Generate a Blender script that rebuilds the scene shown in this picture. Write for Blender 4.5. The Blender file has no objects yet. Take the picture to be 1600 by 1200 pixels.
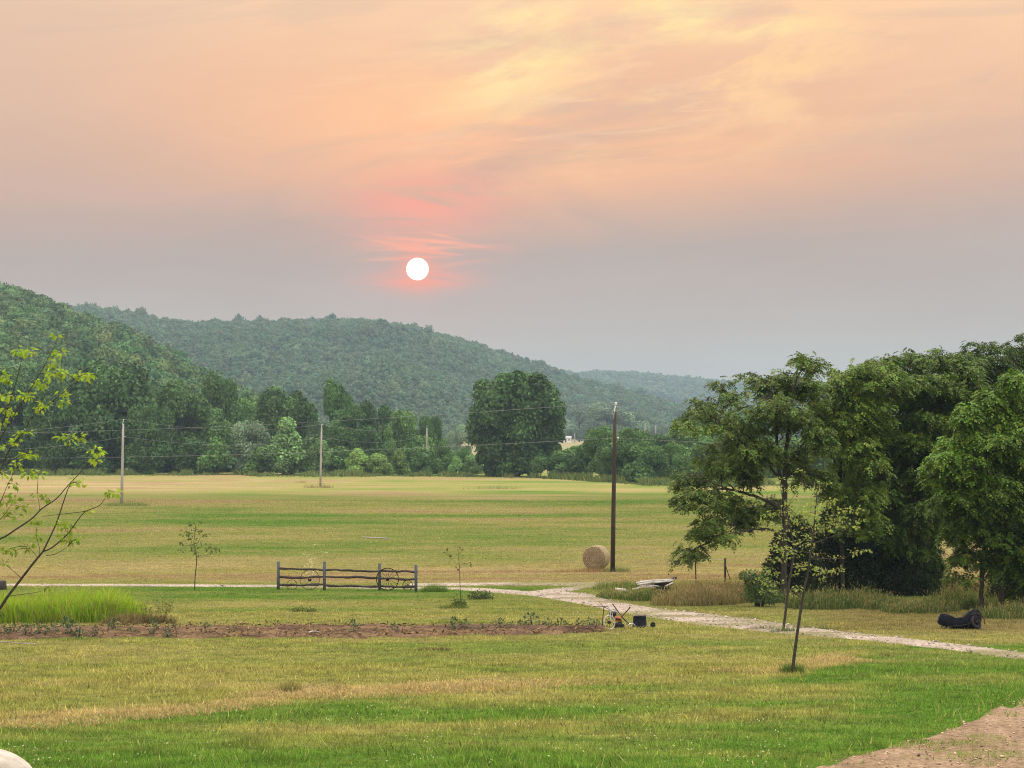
import bpy, math, random
import numpy as np

rng = np.random.default_rng(7)
random.seed(7)
R = math.radians
scene = bpy.context.scene
COL = scene.collection

# ------------------------------------------------------------------ camera
F = 3500.0                      # focal length in pixels of the 1600 px wide photograph (a short telephoto)
HOR = 681.0                     # row of the true horizon
CAMZ = 8.5
PITCH = math.atan((HOR - 600.0) / F)
cam_d = bpy.data.cameras.new("camera")
cam_d.sensor_width = 36.0
cam_d.lens = F / 1600.0 * 36.0
cam_d.clip_start = 0.5
cam_d.clip_end = 20000.0
cam = bpy.data.objects.new("camera", cam_d)
COL.objects.link(cam)
cam.location = (0, 0, CAMZ)
cam.rotation_euler = (math.pi / 2 + PITCH, 0, 0)
scene.camera = cam

# ------------------------------------------------------------------ render settings
scene.view_settings.view_transform = 'Standard'
scene.view_settings.look = 'None'
scene.view_settings.exposure = 0.0
scene.view_settings.gamma = 1.0
scene.render.engine = 'CYCLES'
cy = scene.cycles
cy.use_denoising = True
cy.denoiser = 'OPENIMAGEDENOISE'
cy.denoising_input_passes = 'RGB_ALBEDO_NORMAL'
cy.denoising_prefilter = 'NONE'
cy.use_adaptive_sampling = False
cy.max_bounces = 6
cy.diffuse_bounces = 3
cy.glossy_bounces = 2
cy.transmission_bounces = 4
cy.transparent_max_bounces = 6
cy.volume_bounces = 0
cy.caustics_reflective = False
cy.caustics_refractive = False
cy.sample_clamp_indirect = 4.0
cy.pixel_filter_type = 'BLACKMAN_HARRIS'
cy.filter_width = 1.1

# ------------------------------------------------------------------ sky and sun
SUN_AZ, SUN_EL = -2.42, 4.26     # degrees right of +Y, degrees above the horizon
OVERHEAD = 2.9                   # brightness of the hazy sky far above the frame


def build_world():
    w = bpy.data.worlds.new("World")
    scene.world = w
    w.use_nodes = True
    nt = w.node_tree
    nt.nodes.clear()
    N, L = nt.nodes, nt.links

    def val(x):
        return x

    def m(op, a, b=None, c=None, clamp=False):
        n = N.new("ShaderNodeMath")
        n.operation = op
        n.use_clamp = clamp
        for i, v in enumerate((a, b, c)):
            if v is None:
                continue
            if isinstance(v, (int, float)):
                n.inputs[i].default_value = v
            else:
                L.new(v, n.inputs[i])
        return n.outputs[0]

    def mix(f, a, b, mode='MIX'):
        n = N.new("ShaderNodeMix")
        n.data_type = 'RGBA'
        n.blend_type = mode
        n.clamp_factor = True
        for s, v in ((n.inputs[0], f), (n.inputs[6], a), (n.inputs[7], b)):
            if isinstance(v, (int, float)):
                s.default_value = v
            elif isinstance(v, tuple):
                s.default_value = (*v, 1)
            else:
                L.new(v, s)
        return n.outputs[2]

    tc = N.new("ShaderNodeTexCoord")
    sep = N.new("ShaderNodeSeparateXYZ")
    L.new(tc.outputs["Generated"], sep.inputs[0])
    x, y, z = sep.outputs
    az = m('MULTIPLY', m('ARCTAN2', x, y), 180 / math.pi)
    el = m('MULTIPLY', m('ARCSINE', m('MINIMUM', m('MAXIMUM', z, -1.0), 1.0)), 180 / math.pi)

    def noise(kx, ky, rot, scale, detail, rough, ofs=(0, 0), dist=0.0, lac=2.0):
        c, s = math.cos(R(rot)), math.sin(R(rot))
        u = m('ADD', m('MULTIPLY', az, c * kx), m('MULTIPLY', el, s * kx))
        v = m('ADD', m('MULTIPLY', az, -s * ky), m('MULTIPLY', el, c * ky))
        cb = N.new("ShaderNodeCombineXYZ")
        L.new(m('ADD', u, ofs[0]), cb.inputs[0])
        L.new(m('ADD', v, ofs[1]), cb.inputs[1])
        n = N.new("ShaderNodeTexNoise")
        n.noise_dimensions = '2D'
        n.inputs["Scale"].default_value = scale
        n.inputs["Detail"].default_value = detail
        n.inputs["Roughness"].default_value = rough
        n.inputs["Lacunarity"].default_value = lac
        n.inputs["Distortion"].default_value = dist
        L.new(cb.outputs[0], n.inputs["Vector"])
        return n.outputs[0]

    def gauss(a0, e0, ra, re, rot=0.0):
        c, s = math.cos(R(rot)), math.sin(R(rot))
        da, de = m('SUBTRACT', az, a0), m('SUBTRACT', el, e0)
        u = m('ADD', m('MULTIPLY', da, c / ra), m('MULTIPLY', de, s / ra))
        v = m('ADD', m('MULTIPLY', da, -s / re), m('MULTIPLY', de, c / re))
        q = m('ADD', m('MULTIPLY', u, u), m('MULTIPLY', v, v))
        return m('POWER', math.e, m('MULTIPLY', q, -1.0))

    def sstep(v, a, b):
        n = N.new("ShaderNodeMapRange")
        n.interpolation_type = 'SMOOTHSTEP'
        L.new(v, n.inputs[0])
        n.inputs[1].default_value = a
        n.inputs[2].default_value = b
        return n.outputs[0]

    # vertical gradient of the smoky evening sky
    warp = noise(0.10, 0.35, 3, 1.0, 3, 0.5, (3, 8))
    elw = m('ADD', el, m('MULTIPLY', m('SUBTRACT', warp, 0.5), 2.2))
    ramp = N.new("ShaderNodeValToRGB")
    L.new(m('DIVIDE', elw, 90.0), ramp.inputs[0])
    cr = ramp.color_ramp
    cr.interpolation = 'LINEAR'
    stops = [(0.0, (.66, .61, .56)), (1.5, (.63, .575, .525)), (2.6, (.58, .485, .43)), (4.2, (.515, .40, .352)),
             (5.6, (.575, .395, .322)), (7.0, (.73, .43, .295)), (9.0, (.94, .55, .335)), (11.5, (1.07, .69, .42)),
             (16, (1.05, .85, .64)), (30, (1.15, 1.05, .95)), (90, (1.0, 1.02, 1.08))]
    while len(cr.elements) < len(stops):
        cr.elements.new(0.5)
    for e, (p, c) in zip(cr.elements, stops):
        e.position = p / 90.0
        e.color = (*c, 1)
    col = ramp.outputs[0]
    # the left of the sky is duller, the right edge greyer
    col = mix(m('MULTIPLY', m('MULTIPLY', sstep(az, -3.0, -13.0), sstep(el, 3.5, 8)), 0.45), col, (.66, .48, .39))
    col = mix(m('MULTIPLY', m('MULTIPLY', sstep(az, 6.0, 13.5), sstep(el, 9.5, 4.0)), 0.35), col, (.55, .48, .445))
    # broad orange sheets of thin cloud
    n1 = noise(0.10, 0.42, 8, 1.0, 6, 0.55, (1.3, 2.1), 0.6)
    sheet = m('MULTIPLY', gauss(0.0, 7.7, 8.0, 2.0, -2), sstep(n1, 0.30, 0.62))
    col = mix(m('MULTIPLY', sheet, 0.88), col, (1.2, .58, .275))
    n2 = noise(0.20, 0.60, 10, 1.0, 8, 0.62, (7.7, 4.2), 0.2)
    gold = m('MULTIPLY', gauss(4.2, 9.4, 6.2, 2.0, 3), sstep(n2, 0.40, 0.68))
    col = mix(m('MULTIPLY', gold, 0.85), col, (1.22, .77, .33))
    n3 = noise(0.30, 0.95, 14, 1.0, 8, 0.60, (2.7, 9.4), 0.15)
    lemon = m('MULTIPLY', m('ADD', gauss(-0.1, 9.8, 1.5, 1.2, 20), m('ADD', m('MULTIPLY', gauss(3.0, 10.5, 2.2, .55, 8), .8), m('MULTIPLY', gauss(6.2, 10.4, 1.6, .5), .7))), sstep(n3, 0.36, 0.70))
    col = mix(m('MULTIPLY', lemon, 0.9), col, (1.22, 1.0, .40))
    # greyer lanes between the sheets
    n4 = noise(0.14, 0.8, 4, 1.0, 6, 0.55, (5.1, 1.4), 0.5)
    lane = m('MULTIPLY', sstep(el, 3.0, 7.0), sstep(n4, 0.52, 0.72))
    col = mix(m('MULTIPLY', lane, 0.28), col, (.66, .46, .36))
    # thin wisps
    n5 = noise(0.35, 3.2, 5, 1.0, 7, 0.6, (0.4, 6.6), 0.8)
    wisp = m('MULTIPLY', m('MULTIPLY', sstep(el, 5.5, 8.0), gauss(2.0, 8.6, 7.5, 2.6)), sstep(n5, 0.46, 0.78))
    col = mix(m('MULTIPLY', wisp, 0.45), col, (1.12, .74, .43))
    # faint pink bank at left
    col = mix(m('MULTIPLY', m('MULTIPLY', gauss(-8.5, 5.9, 4.5, .35, -4), sstep(n1, .35, .6)), .35), col, (.78, .47, .38))
    # red patch over the sun, streaks through it
    n6 = noise(0.3, 2.2, -3, 1.0, 6, 0.55, (8.3, 3.9), 0.7)
    patch = m('MULTIPLY', gauss(-2.3, 5.95, 1.9, .75), sstep(n6, 0.15, 0.55))
    col = mix(m('MULTIPLY', patch, 0.9), col, (1.12, .38, .25))
    n7 = noise(0.5, 5.5, -4, 1.0, 5, 0.55, (4.3, 5.2), 0.5)
    streak = m('MULTIPLY', gauss(-2.25, 4.84, 1.35, .30, -3), sstep(n7, 0.42, 0.56))
    col = mix(m('MULTIPLY', streak, 0.95), col, (1.12, .42, .26))
    for (a0, e0, ra, re, ro, k) in ((-1.95, 4.97, 1.0, .050, -5, .9), (-2.15, 4.79, 1.15, .055, 2, .9), (-3.1, 4.90, .75, .035, -12, .6), (-2.9, 4.53, .75, .045, 3, .7), (-1.75, 5.10, .45, .035, -14, .6), (-1.4, 4.40, .6, .06, 8, .4)):
        col = mix(m('MULTIPLY', m('MULTIPLY', gauss(a0, e0, ra, re, ro), sstep(n6, 0.2, 0.5)), k), col, (1.2, .47, .29))
    under = m('MULTIPLY', gauss(-2.35, 3.97, 1.15, .26, 1), sstep(n7, 0.2, 0.5))
    col = mix(m('MULTIPLY', under, 0.95), col, (1.15, .36, .23))
    # glow and disc of the sun
    # angular distance on the sphere
    sd = (math.sin(R(SUN_AZ)) * math.cos(R(SUN_EL)), math.cos(R(SUN_AZ)) * math.cos(R(SUN_EL)), math.sin(R(SUN_EL)))
    dv = N.new("ShaderNodeVectorMath")
    dv.operation = 'DISTANCE'
    nv = N.new("ShaderNodeVectorMath")
    nv.operation = 'NORMALIZE'
    L.new(tc.outputs["Generated"], nv.inputs[0])
    L.new(nv.outputs[0], dv.inputs[0])
    dv.inputs[1].default_value = sd
    ang = m('MULTIPLY', dv.outputs["Value"], 180 / math.pi)
    halo = m('POWER', math.e, m('MULTIPLY', m('POWER', m('DIVIDE', ang, 0.50), 2.0), -1.0))
    col = mix(m('MULTIPLY', halo, 0.80), col, (1.2, .33, .19))
    halo2 = m('POWER', math.e, m('MULTIPLY', m('POWER', m('DIVIDE', ang, 2.2), 1.5), -1.0))
    col = mix(m('MULTIPLY', halo2, 0.16), col, (.95, .42, .33))
    disc = m('SUBTRACT', 1.0, sstep(ang, 0.265, 0.295))
    col = mix(disc, col, (3.2, 3.0, 2.6))
    # brighter and paler far above the frame
    up = sstep(el, 11.5, 32.0)
    bright = m('ADD', 1.0, m('MULTIPLY', up, OVERHEAD - 1.0))
    sc = N.new("ShaderNodeVectorMath")
    sc.operation = 'SCALE'
    L.new(col, sc.inputs[0])
    L.new(bright, sc.inputs["Scale"])
    bg = N.new("ShaderNodeBackground")
    L.new(sc.outputs[0], bg.inputs[0])
    bg.inputs[1].default_value = 1.0
    # physical sky added for the clear air overhead
    sky = N.new("ShaderNodeTexSky")
    sky.sky_type = 'NISHITA'
    sky.sun_disc = False
    sky.sun_elevation = R(SUN_EL)
    sky.sun_rotation = R(SUN_AZ)
    sky.air_density = 1.5
    sky.dust_density = 4.0
    bg2 = N.new("ShaderNodeBackground")
    skm = mix(up, (0.0, 0.0, 0.0), sky.outputs[0])
    L.new(skm, bg2.inputs[0])
    bg2.inputs[1].default_value = 0.08
    add = N.new("ShaderNodeAddShader")
    L.new(bg.outputs[0], add.inputs[0])
    L.new(bg2.outputs[0], add.inputs[1])
    out = N.new("ShaderNodeOutputWorld")
    L.new(add.outputs[0], out.inputs[0])
    w.cycles.sampling_method = 'MANUAL'
    w.cycles.sample_map_resolution = 2048


build_world()
sun_d = bpy.data.lights.new("sun", 'SUN')
sun_d.energy = 2.0
sun_d.angle = R(3.0)
sun_d.color = (1.0, 0.72, 0.48)
sun = bpy.data.objects.new("sun", sun_d)
COL.objects.link(sun)
sun.rotation_euler = (R(90 - SUN_EL), 0, R(180 - SUN_AZ))
sun.location = (-20, 300, 150)

# ------------------------------------------------------------------ camera geometry helpers
_cp, _sp = math.cos(PITCH), math.sin(PITCH)


def ray(px, py):
    """direction with unit y through a pixel of the 1600x1200 photograph"""
    u = (np.asarray(px, float) - 800.0) / F
    v = (600.0 - np.asarray(py, float)) / F
    dy = _cp - v * _sp
    dz = _sp + v * _cp
    return u / dy, dz / dy


def at(px, py, Y):
    dx, dz = ray(px, py)
    return np.array([float(dx * Y), float(Y), float(CAMZ + dz * Y)])


def to_px(X, Y, Z):
    b = Y * _cp + (Z - CAMZ) * _sp
    c = -Y * _sp + (Z - CAMZ) * _cp
    return 800 + F * X / b, 600 - F * c / b


def ppm(Y):
    return F / Y


# ------------------------------------------------------------------ numpy noise
def _hash(ix, iy, seed):
    h = (ix.astype(np.int64) * 374761393 + iy.astype(np.int64) * 668265263 + seed * 974634777) & 0xFFFFFFFF
    h = ((h ^ (h >> 13)) * 1274126177) & 0xFFFFFFFF
    h = (h ^ (h >> 16)) & 0xFFFFFFFF
    return h / 4294967295.0


def vnoise(x, y, seed=0):
    x = np.asarray(x, float)
    y = np.asarray(y, float)
    ix, iy = np.floor(x), np.floor(y)
    fx, fy = x - ix, y - iy
    fx = fx * fx * (3 - 2 * fx)
    fy = fy * fy * (3 - 2 * fy)
    a, b = _hash(ix, iy, seed), _hash(ix + 1, iy, seed)
    c, d = _hash(ix, iy + 1, seed), _hash(ix + 1, iy + 1, seed)
    return (a * (1 - fx) + b * fx) * (1 - fy) + (c * (1 - fx) + d * fx) * fy


def fbm(x, y, seed=0, octaves=4, gain=0.5):
    x = np.asarray(x, float)
    y = np.asarray(y, float)
    s, a, t = 0.0, 1.0, 0.0
    for o in range(octaves):
        s = s + a * vnoise(x * 2 ** o + 17.3 * o, y * 2 ** o - 9.1 * o, seed + o)
        t += a
        a *= gain
    return s / t


def smooth(t):
    t = np.clip(t, 0, 1)
    return t * t * (3 - 2 * t)


# ------------------------------------------------------------------ terrain
_ty = np.arange(-120, 800, 1.0)
_tz = np.interp(_ty, [-120, -60, 0, 20, 38, 62, 85, 118, 140, 160, 800], [6.6, 5.6, 4.2, 3.5, 2.86, 1.97, 1.15, 0.3, 0.0, 0, 0])
_k = np.exp(-0.5 * (np.arange(-18, 19) / 6.0) ** 2)
_tzs = np.convolve(np.pad(_tz, 18, mode='edge'), _k / _k.sum(), mode='valid')

RIDGES = [
    # (row profile of the bare ridge, tree height, base Y(px), ridge Y)
    (([-500, -250, -100, 0, 60, 130, 200, 260, 320, 370, 420, 470, 520, 560], [405, 420, 436, 450, 468, 500, 524, 553, 588, 610, 633, 660, 679, 690]), 10.0, (600, 600), 1150.0),
    (([-500, -300, 0, 80, 180, 250, 300, 350, 430, 520, 600, 690, 740, 800, 850, 900, 950, 1000, 1050, 1100, 1200, 1300, 1500, 2200], [480, 474, 466, 474, 484, 497, 503, 501, 500, 498, 503, 521, 535, 553, 568, 588, 600, 612, 628, 643, 662, 672, 680, 684]), 11.0, (1350, 2050), 2600.0),
    (([-500, 500, 760, 850, 900, 960, 1000, 1060, 1125, 1200, 1400, 1700, 2200], [606, 600, 594, 589, 586, 584, 586, 592, 599, 603, 609, 613, 608]), 11.0, (3400, 3400), 5000.0),
]


def hill_height(k, X, Y):
    (rp, rr), th, (b0, b1), Yr = RIDGES[k]
    X = np.asarray(X, float)
    Y = np.asarray(Y, float)
    px = 800 + F * X / np.maximum(Y, 50)
    row = np.interp(px, rp, rr)
    # slightly smoothed
    row = (row + np.interp(px - 18, rp, rr) + np.interp(px + 18, rp, rr)) / 3
    top = np.maximum(CAMZ + (HOR - row) / F * Yr - th, 0)
    Yb = b0 + (b1 - b0) * smooth((px - 600) / 300.0)
    t = (Y - Yb) / (Yr - Yb)
    prof = np.where(t < 1, smooth(np.clip(t, 0, 1)) * 0.45 + np.clip(t, 0, 1) * 0.55, 1 - 0.85 * smooth((t - 1) * 1.5))
    gl = (fbm(X / 140.0, Y / 260.0, 31 + k, 3) - 0.5) * 0.34 * np.sin(np.pi * np.clip(t, 0, 1)) * top
    return np.maximum(top * prof + gl, 0) * (t > 0)


def ground_z(X, Y):
    X = np.asarray(X, float)
    Y = np.asarray(Y, float)
    z = np.interp(Y, _ty, _tzs)
    h = 4.6 * smooth((Y - 560.0) / 900.0)          # the far meadow rises gently
    for k in range(3):
        h = np.maximum(h, hill_height(k, X, Y))
    return z + h


def field_z(X, Y):
    return np.interp(np.asarray(Y, float), _ty, _tzs)


_gy = np.concatenate([np.arange(15, 200, 0.1), np.arange(200, 1000, 1.0)])


def gp(px, py):
    """ground point under a pixel (field only)"""
    dx, dz = ray(px, py)
    h = CAMZ + dz * _gy - np.interp(_gy, _ty, _tzs)
    k = np.nonzero(h <= 0)[0]
    if len(k) == 0:
        Y = 900.0
    else:
        i = max(k[0], 1)
        a, b = h[i - 1], h[i]
        Y = _gy[i - 1] + (_gy[i] - _gy[i - 1]) * a / (a - b + 1e-12)
    return np.array([float(dx * Y), float(Y), float(field_z(0, Y))])


def gY(py):
    return gp(800, py)[1]


# ------------------------------------------------------------------ objects and properties
def tag(o, label=None, cat=None, group=None, kind=None):
    if label:
        o["label"] = label
    if cat:
        o["category"] = cat
    if group:
        o["group"] = group
    if kind:
        o["kind"] = kind
    return o


def empty(name, loc, label, cat, group=None, rz=0.0):
    o = bpy.data.objects.new(name, None)
    COL.objects.link(o)
    o.location = tuple(float(v) for v in loc)
    o.rotation_euler = (0, 0, rz)
    o.empty_display_size = 0.3
    tag(o, label, cat, group)
    return o


def copy_tree(o, parent=None):
    c = o.copy()
    COL.objects.link(c)
    c.parent = parent
    for ch in list(o.children):
        copy_tree(ch, c)
    return c


class MB:
    """collects vertices, faces and a per-vertex colour; builds ONE mesh object"""

    def __init__(self):
        self.v, self.c, self.f, self.n = [], [], [], 0

    def add(self, V, Fs, col=None):
        V = np.asarray(V, np.float64).reshape(-1, 3)
        self.v.append(V)
        if col is None:
            col = np.ones((len(V), 3))
        col = np.asarray(col, float)
        if col.ndim == 1:
            col = np.tile(col, (len(V), 1))
        self.c.append(col)
        for f in (Fs if isinstance(Fs, list) else [Fs]):
            f = np.asarray(f, np.int64)
            if len(f):
                self.f.append(f + self.n)
        self.n += len(V)
        return self

    def box(self, c, size, rz=0.0, rx=0.0, ry=0.0, col=None):
        sx, sy, sz = (s / 2 for s in size)
        V = np.array([[x, y, z] for x in (-sx, sx) for y in (-sy, sy) for z in (-sz, sz)])
        for ax, a in (('x', rx), ('y', ry), ('z', rz)):
            if a:
                V = V @ rot(ax, a).T
        Fq = [[0, 1, 3, 2], [4, 6, 7, 5], [0, 4, 5, 1], [2, 3, 7, 6], [0, 2, 6, 4], [1, 5, 7, 3]]
        return self.add(V + np.asarray(c), np.array(Fq), col)

    def tube(self, pts, rad, n=8, caps=True, col=None):
        P = np.asarray(pts, float)
        k = len(P)
        r = np.broadcast_to(np.asarray(rad, float), (k,))
        T = np.gradient(P, axis=0) if k > 2 else np.tile(P[-1] - P[0], (k, 1))
        T /= np.linalg.norm(T, axis=1)[:, None] + 1e-12
        ref = np.array([0, 0, 1.0]) if abs(T[:, 2]).mean() < 0.8 else np.array([1.0, 0.2, 0])
        A = np.cross(T, ref)
        A /= np.linalg.norm(A, axis=1)[:, None] + 1e-12
        B = np.cross(T, A)
        an = np.arange(n) / n * 2 * np.pi
        V = P[:, None, :] + r[:, None, None] * (np.cos(an)[None, :, None] * A[:, None, :] + np.sin(an)[None, :, None] * B[:, None, :])
        V = V.reshape(-1, 3)
        i, j = np.meshgrid(np.arange(k - 1), np.arange(n), indexing='ij')
        q = np.stack([i * n + j, i * n + (j + 1) % n, (i + 1) * n + (j + 1) % n, (i + 1) * n + j], -1).reshape(-1, 4)
        Fs = [q]
        if caps:
            V = np.vstack([V, P[0], P[-1]])
            a = np.arange(n)
            Fs.append(np.stack([np.full(n, k * n), (a + 1) % n, a], -1))
            Fs.append(np.stack([np.full(n, k * n + 1), (k - 1) * n + a, (k - 1) * n + (a + 1) % n], -1))
        return self.add(V, Fs, col)

    def ring(self, c, axis, Rm, r, n=32, m=8, col=None):
        """torus"""
        axis = np.asarray(axis, float)
        axis /= np.linalg.norm(axis)
        a = np.cross(axis, [0, 0, 1.0])
        a = a / np.linalg.norm(a) if np.linalg.norm(a) > 1e-3 else np.array([1.0, 0, 0])
        b = np.cross(axis, a)
        t = np.arange(n) / n * 2 * np.pi
        s = np.arange(m) / m * 2 * np.pi
        e = np.cos(t)[:, None] * a + np.sin(t)[:, None] * b
        V = np.asarray(c) + e[:, None, :] * (Rm + r * np.cos(s))[None, :, None] + axis * (r * np.sin(s))[None, :, None]
        i, j = np.meshgrid(np.arange(n), np.arange(m), indexing='ij')
        q = np.stack([i * m + j, ((i + 1) % n) * m + j, ((i + 1) % n) * m + (j + 1) % m, i * m + (j + 1) % m], -1).reshape(-1, 4)
        return self.add(V.reshape(-1, 3), q, col)

    def lathe(self, c, prof, n=24, axis='z', col=None):
        """prof: (r, h) pairs, closed with end fans when r is 0"""
        prof = np.asarray(prof, float)
        t = np.arange(n) / n * 2 * np.pi
        k = len(prof)
        V = np.stack([prof[:, 0][:, None] * np.cos(t), prof[:, 0][:, None] * np.sin(t), np.repeat(prof[:, 1][:, None], n, 1)], -1).reshape(-1, 3)
        if axis == 'x':
            V = V[:, [2, 0, 1]]
        elif axis == 'y':
            V = V[:, [1, 2, 0]]
        i, j = np.meshgrid(np.arange(k - 1), np.arange(n), indexing='ij')
        q = np.stack([i * n + j, i * n + (j + 1) % n, (i + 1) * n + (j + 1) % n, (i + 1) * n + j], -1).reshape(-1, 4)
        return self.add(V + np.asarray(c), q, col)

    def build(self, name, mat, parent=None, smooth_shade=False, loc=None):
        me = mesh_np(name, np.vstack(self.v), self.f, np.vstack(self.c), smooth_shade)
        me.materials.append(mat)
        o = bpy.data.objects.new(name, me)
        COL.objects.link(o)
        if parent is not None:
            o.parent = parent
        if loc is not None:
            o.location = tuple(float(v) for v in loc)
        return o


def rot(ax, a):
    c, s = math.cos(a), math.sin(a)
    return np.array({'x': [[1, 0, 0], [0, c, -s], [0, s, c]], 'y': [[c, 0, s], [0, 1, 0], [-s, 0, c]], 'z': [[c, -s, 0], [s, c, 0], [0, 0, 1]]}[ax])


def mesh_np(name, V, Fs, col=None, smooth_shade=False):
    me = bpy.data.meshes.new(name)
    V = np.ascontiguousarray(V, np.float32)
    me.vertices.add(len(V))
    me.vertices.foreach_set("co", V.ravel())
    loops = np.concatenate([f.ravel() for f in Fs]).astype(np.int32)
    tot = np.concatenate([np.full(len(f), f.shape[1], np.int32) for f in Fs])
    start = np.concatenate([[0], np.cumsum(tot)[:-1]]).astype(np.int32)
    me.loops.add(len(loops))
    me.loops.foreach_set("vertex_index", loops)
    me.polygons.add(len(tot))
    me.polygons.foreach_set("loop_start", start)
    me.polygons.foreach_set("loop_total", tot)
    if smooth_shade:
        me.polygons.foreach_set("use_smooth", np.ones(len(tot), bool))
    if col is not None:
        a = me.color_attributes.new("Col", 'FLOAT_COLOR', 'POINT')
        a.data.foreach_set("color", np.concatenate([col, np.ones((len(col), 1))], 1).astype(np.float32).ravel())
    me.update(calc_edges=True)
    me.validate()
    return me


def spline(pts, n=8):
    """Catmull-Rom through points"""
    P = np.asarray(pts, float)
    if len(P) < 3:
        t = np.linspace(0, 1, n)[:, None]
        return P[0] * (1 - t) + P[-1] * t
    Q = np.vstack([2 * P[0] - P[1], P, 2 * P[-1] - P[-2]])
    out = []
    per = max(2, n // (len(P) - 1))
    for i in range(len(P) - 1):
        p0, p1, p2, p3 = Q[i], Q[i + 1], Q[i + 2], Q[i + 3]
        for t in np.arange(per) / per:
            out.append(0.5 * ((2 * p1) + (-p0 + p2) * t + (2 * p0 - 5 * p1 + 4 * p2 - p3) * t * t + (-p0 + 3 * p1 - 3 * p2 + p3) * t ** 3))
    out.append(P[-1])
    return np.array(out)


def unit(v):
    v = np.asarray(v, float)
    return v / (np.linalg.norm(v, axis=-1, keepdims=True) + 1e-12)


def rand_dirs(n):
    return unit(rng.normal(size=(n, 3)))


# ------------------------------------------------------------------ materials
def new_mat(name):
    m = bpy.data.materials.new(name)
    m.use_nodes = True
    nt = m.node_tree
    b = nt.nodes["Principled BSDF"]
    return m, nt, b


def nnode(nt, kind, **kw):
    n = nt.nodes.new(kind)
    for k, v in kw.items():
        if k.startswith("i_"):
            n.inputs[k[2:].replace("_", " ")].default_value = v
        else:
            setattr(n, k, v)
    return n


def mixc(nt, f, a, b, mode='MIX'):
    n = nt.nodes.new("ShaderNodeMix")
    n.data_type = 'RGBA'
    n.blend_type = mode
    for s, v in ((n.inputs[0], f), (n.inputs[6], a), (n.inputs[7], b)):
        if isinstance(v, (int, float)):
            s.default_value = v
        elif isinstance(v, tuple):
            s.default_value = (*v, 1)
        else:
            nt.links.new(v, s)
    return n.outputs[2]


def noise_fac(nt, scale, detail=5, rough=0.6, stretch=(1, 1, 1), lo=0.3, hi=0.7, coord="Object"):
    tc = nt.nodes.new("ShaderNodeTexCoord")
    mp = nt.nodes.new("ShaderNodeMapping")
    mp.inputs["Scale"].default_value = stretch
    nt.links.new(tc.outputs[coord], mp.inputs[0])
    n = nnode(nt, "ShaderNodeTexNoise", i_Scale=scale, i_Detail=detail, i_Roughness=rough)
    nt.links.new(mp.outputs[0], n.inputs["Vector"])
    r = nt.nodes.new("ShaderNodeMapRange")
    nt.links.new(n.outputs[0], r.inputs[0])
    r.inputs[1].default_value = lo
    r.inputs[2].default_value = hi
    return r.outputs[0], n


def attr_col(nt):
    a = nt.nodes.new("ShaderNodeAttribute")
    a.attribute_name = "Col"
    return a.outputs["Color"]


def leaf_mat(name, trans=0.35, gloss=0.25, rough=0.55, tcol=(1.15, 1.2, 0.55)):
    """foliage: vertex colour times object colour, partly translucent"""
    m, nt, b = new_mat(name)
    oi = nt.nodes.new("ShaderNodeObjectInfo")
    base = mixc(nt, 1.0, attr_col(nt), oi.outputs["Color"], 'MULTIPLY')
    nt.links.new(base, b.inputs["Base Color"])
    b.inputs["Roughness"].default_value = rough
    b.inputs["Specular IOR Level"].default_value = gloss
    tr = nt.nodes.new("ShaderNodeBsdfTranslucent")
    tb = mixc(nt, 1.0, base, tcol, 'MULTIPLY')
    nt.links.new(tb, tr.inputs[0])
    mx = nt.nodes.new("ShaderNodeMixShader")
    mx.inputs[0].default_value = trans
    nt.links.new(b.outputs[0], mx.inputs[1])
    nt.links.new(tr.outputs[0], mx.inputs[2])
    nt.links.new(mx.outputs[0], nt.nodes["Material Output"].inputs[0])
    return m


def simple_mat(name, c1, c2, scale=8.0, rough=0.8, metal=0.0, spec=0.3, stretch=(1, 1, 1), bump=0.0, lo=0.3, hi=0.7):
    m, nt, b = new_mat(name)
    f, n = noise_fac(nt, scale, 6, 0.6, stretch, lo, hi)
    nt.links.new(mixc(nt, f, c1, c2), b.inputs["Base Color"])
    b.inputs["Roughness"].default_value = rough
    b.inputs["Metallic"].default_value = metal
    b.inputs["Specular IOR Level"].default_value = spec
    if bump:
        bp = nnode(nt, "ShaderNodeBump", i_Strength=bump, i_Distance=0.02)
        nt.links.new(n.outputs[0], bp.inputs["Height"])
        nt.links.new(bp.outputs[0], b.inputs["Normal"])
    return m


M_LEAF = leaf_mat("leaf", trans=0.24)
M_LEAF_FAR = leaf_mat("far_leaf", trans=0.12, gloss=0.1)
M_LEAF_THIN = leaf_mat("thin_leaf", trans=0.5, gloss=0.2)
M_GRASS = leaf_mat("grass_blade", trans=0.45, gloss=0.04, rough=0.7, tcol=(1.1, 1.15, 0.7))
M_BARK = simple_mat("bark", (0.018, 0.016, 0.013), (0.06, 0.052, 0.042), 9, 0.9, stretch=(3, 3, 0.6), bump=0.6)
M_BARK_PALE = simple_mat("pale_bark", (0.07, 0.06, 0.05), (0.20, 0.18, 0.155), 12, 0.9, stretch=(3, 3, 0.8), bump=0.4)
M_POLE = simple_mat("pole_wood", (0.018, 0.014, 0.011), (0.065, 0.047, 0.035), 6, 0.9, stretch=(6, 6, 0.4), bump=0.4)
M_POLE_GREY = simple_mat("grey_pole_wood", (0.24, 0.235, 0.22), (0.40, 0.39, 0.37), 6, 0.9, stretch=(6, 6, 0.4), bump=0.3)
M_POST = simple_mat("treated_post", (0.035, 0.045, 0.055), (0.10, 0.115, 0.125), 9, 0.85, stretch=(4, 4, 0.6), bump=0.4)
M_RAIL = simple_mat("weathered_rail", (0.012, 0.010, 0.009), (0.075, 0.062, 0.052), 7, 0.9, stretch=(0.5, 5, 5), bump=0.6)
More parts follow.
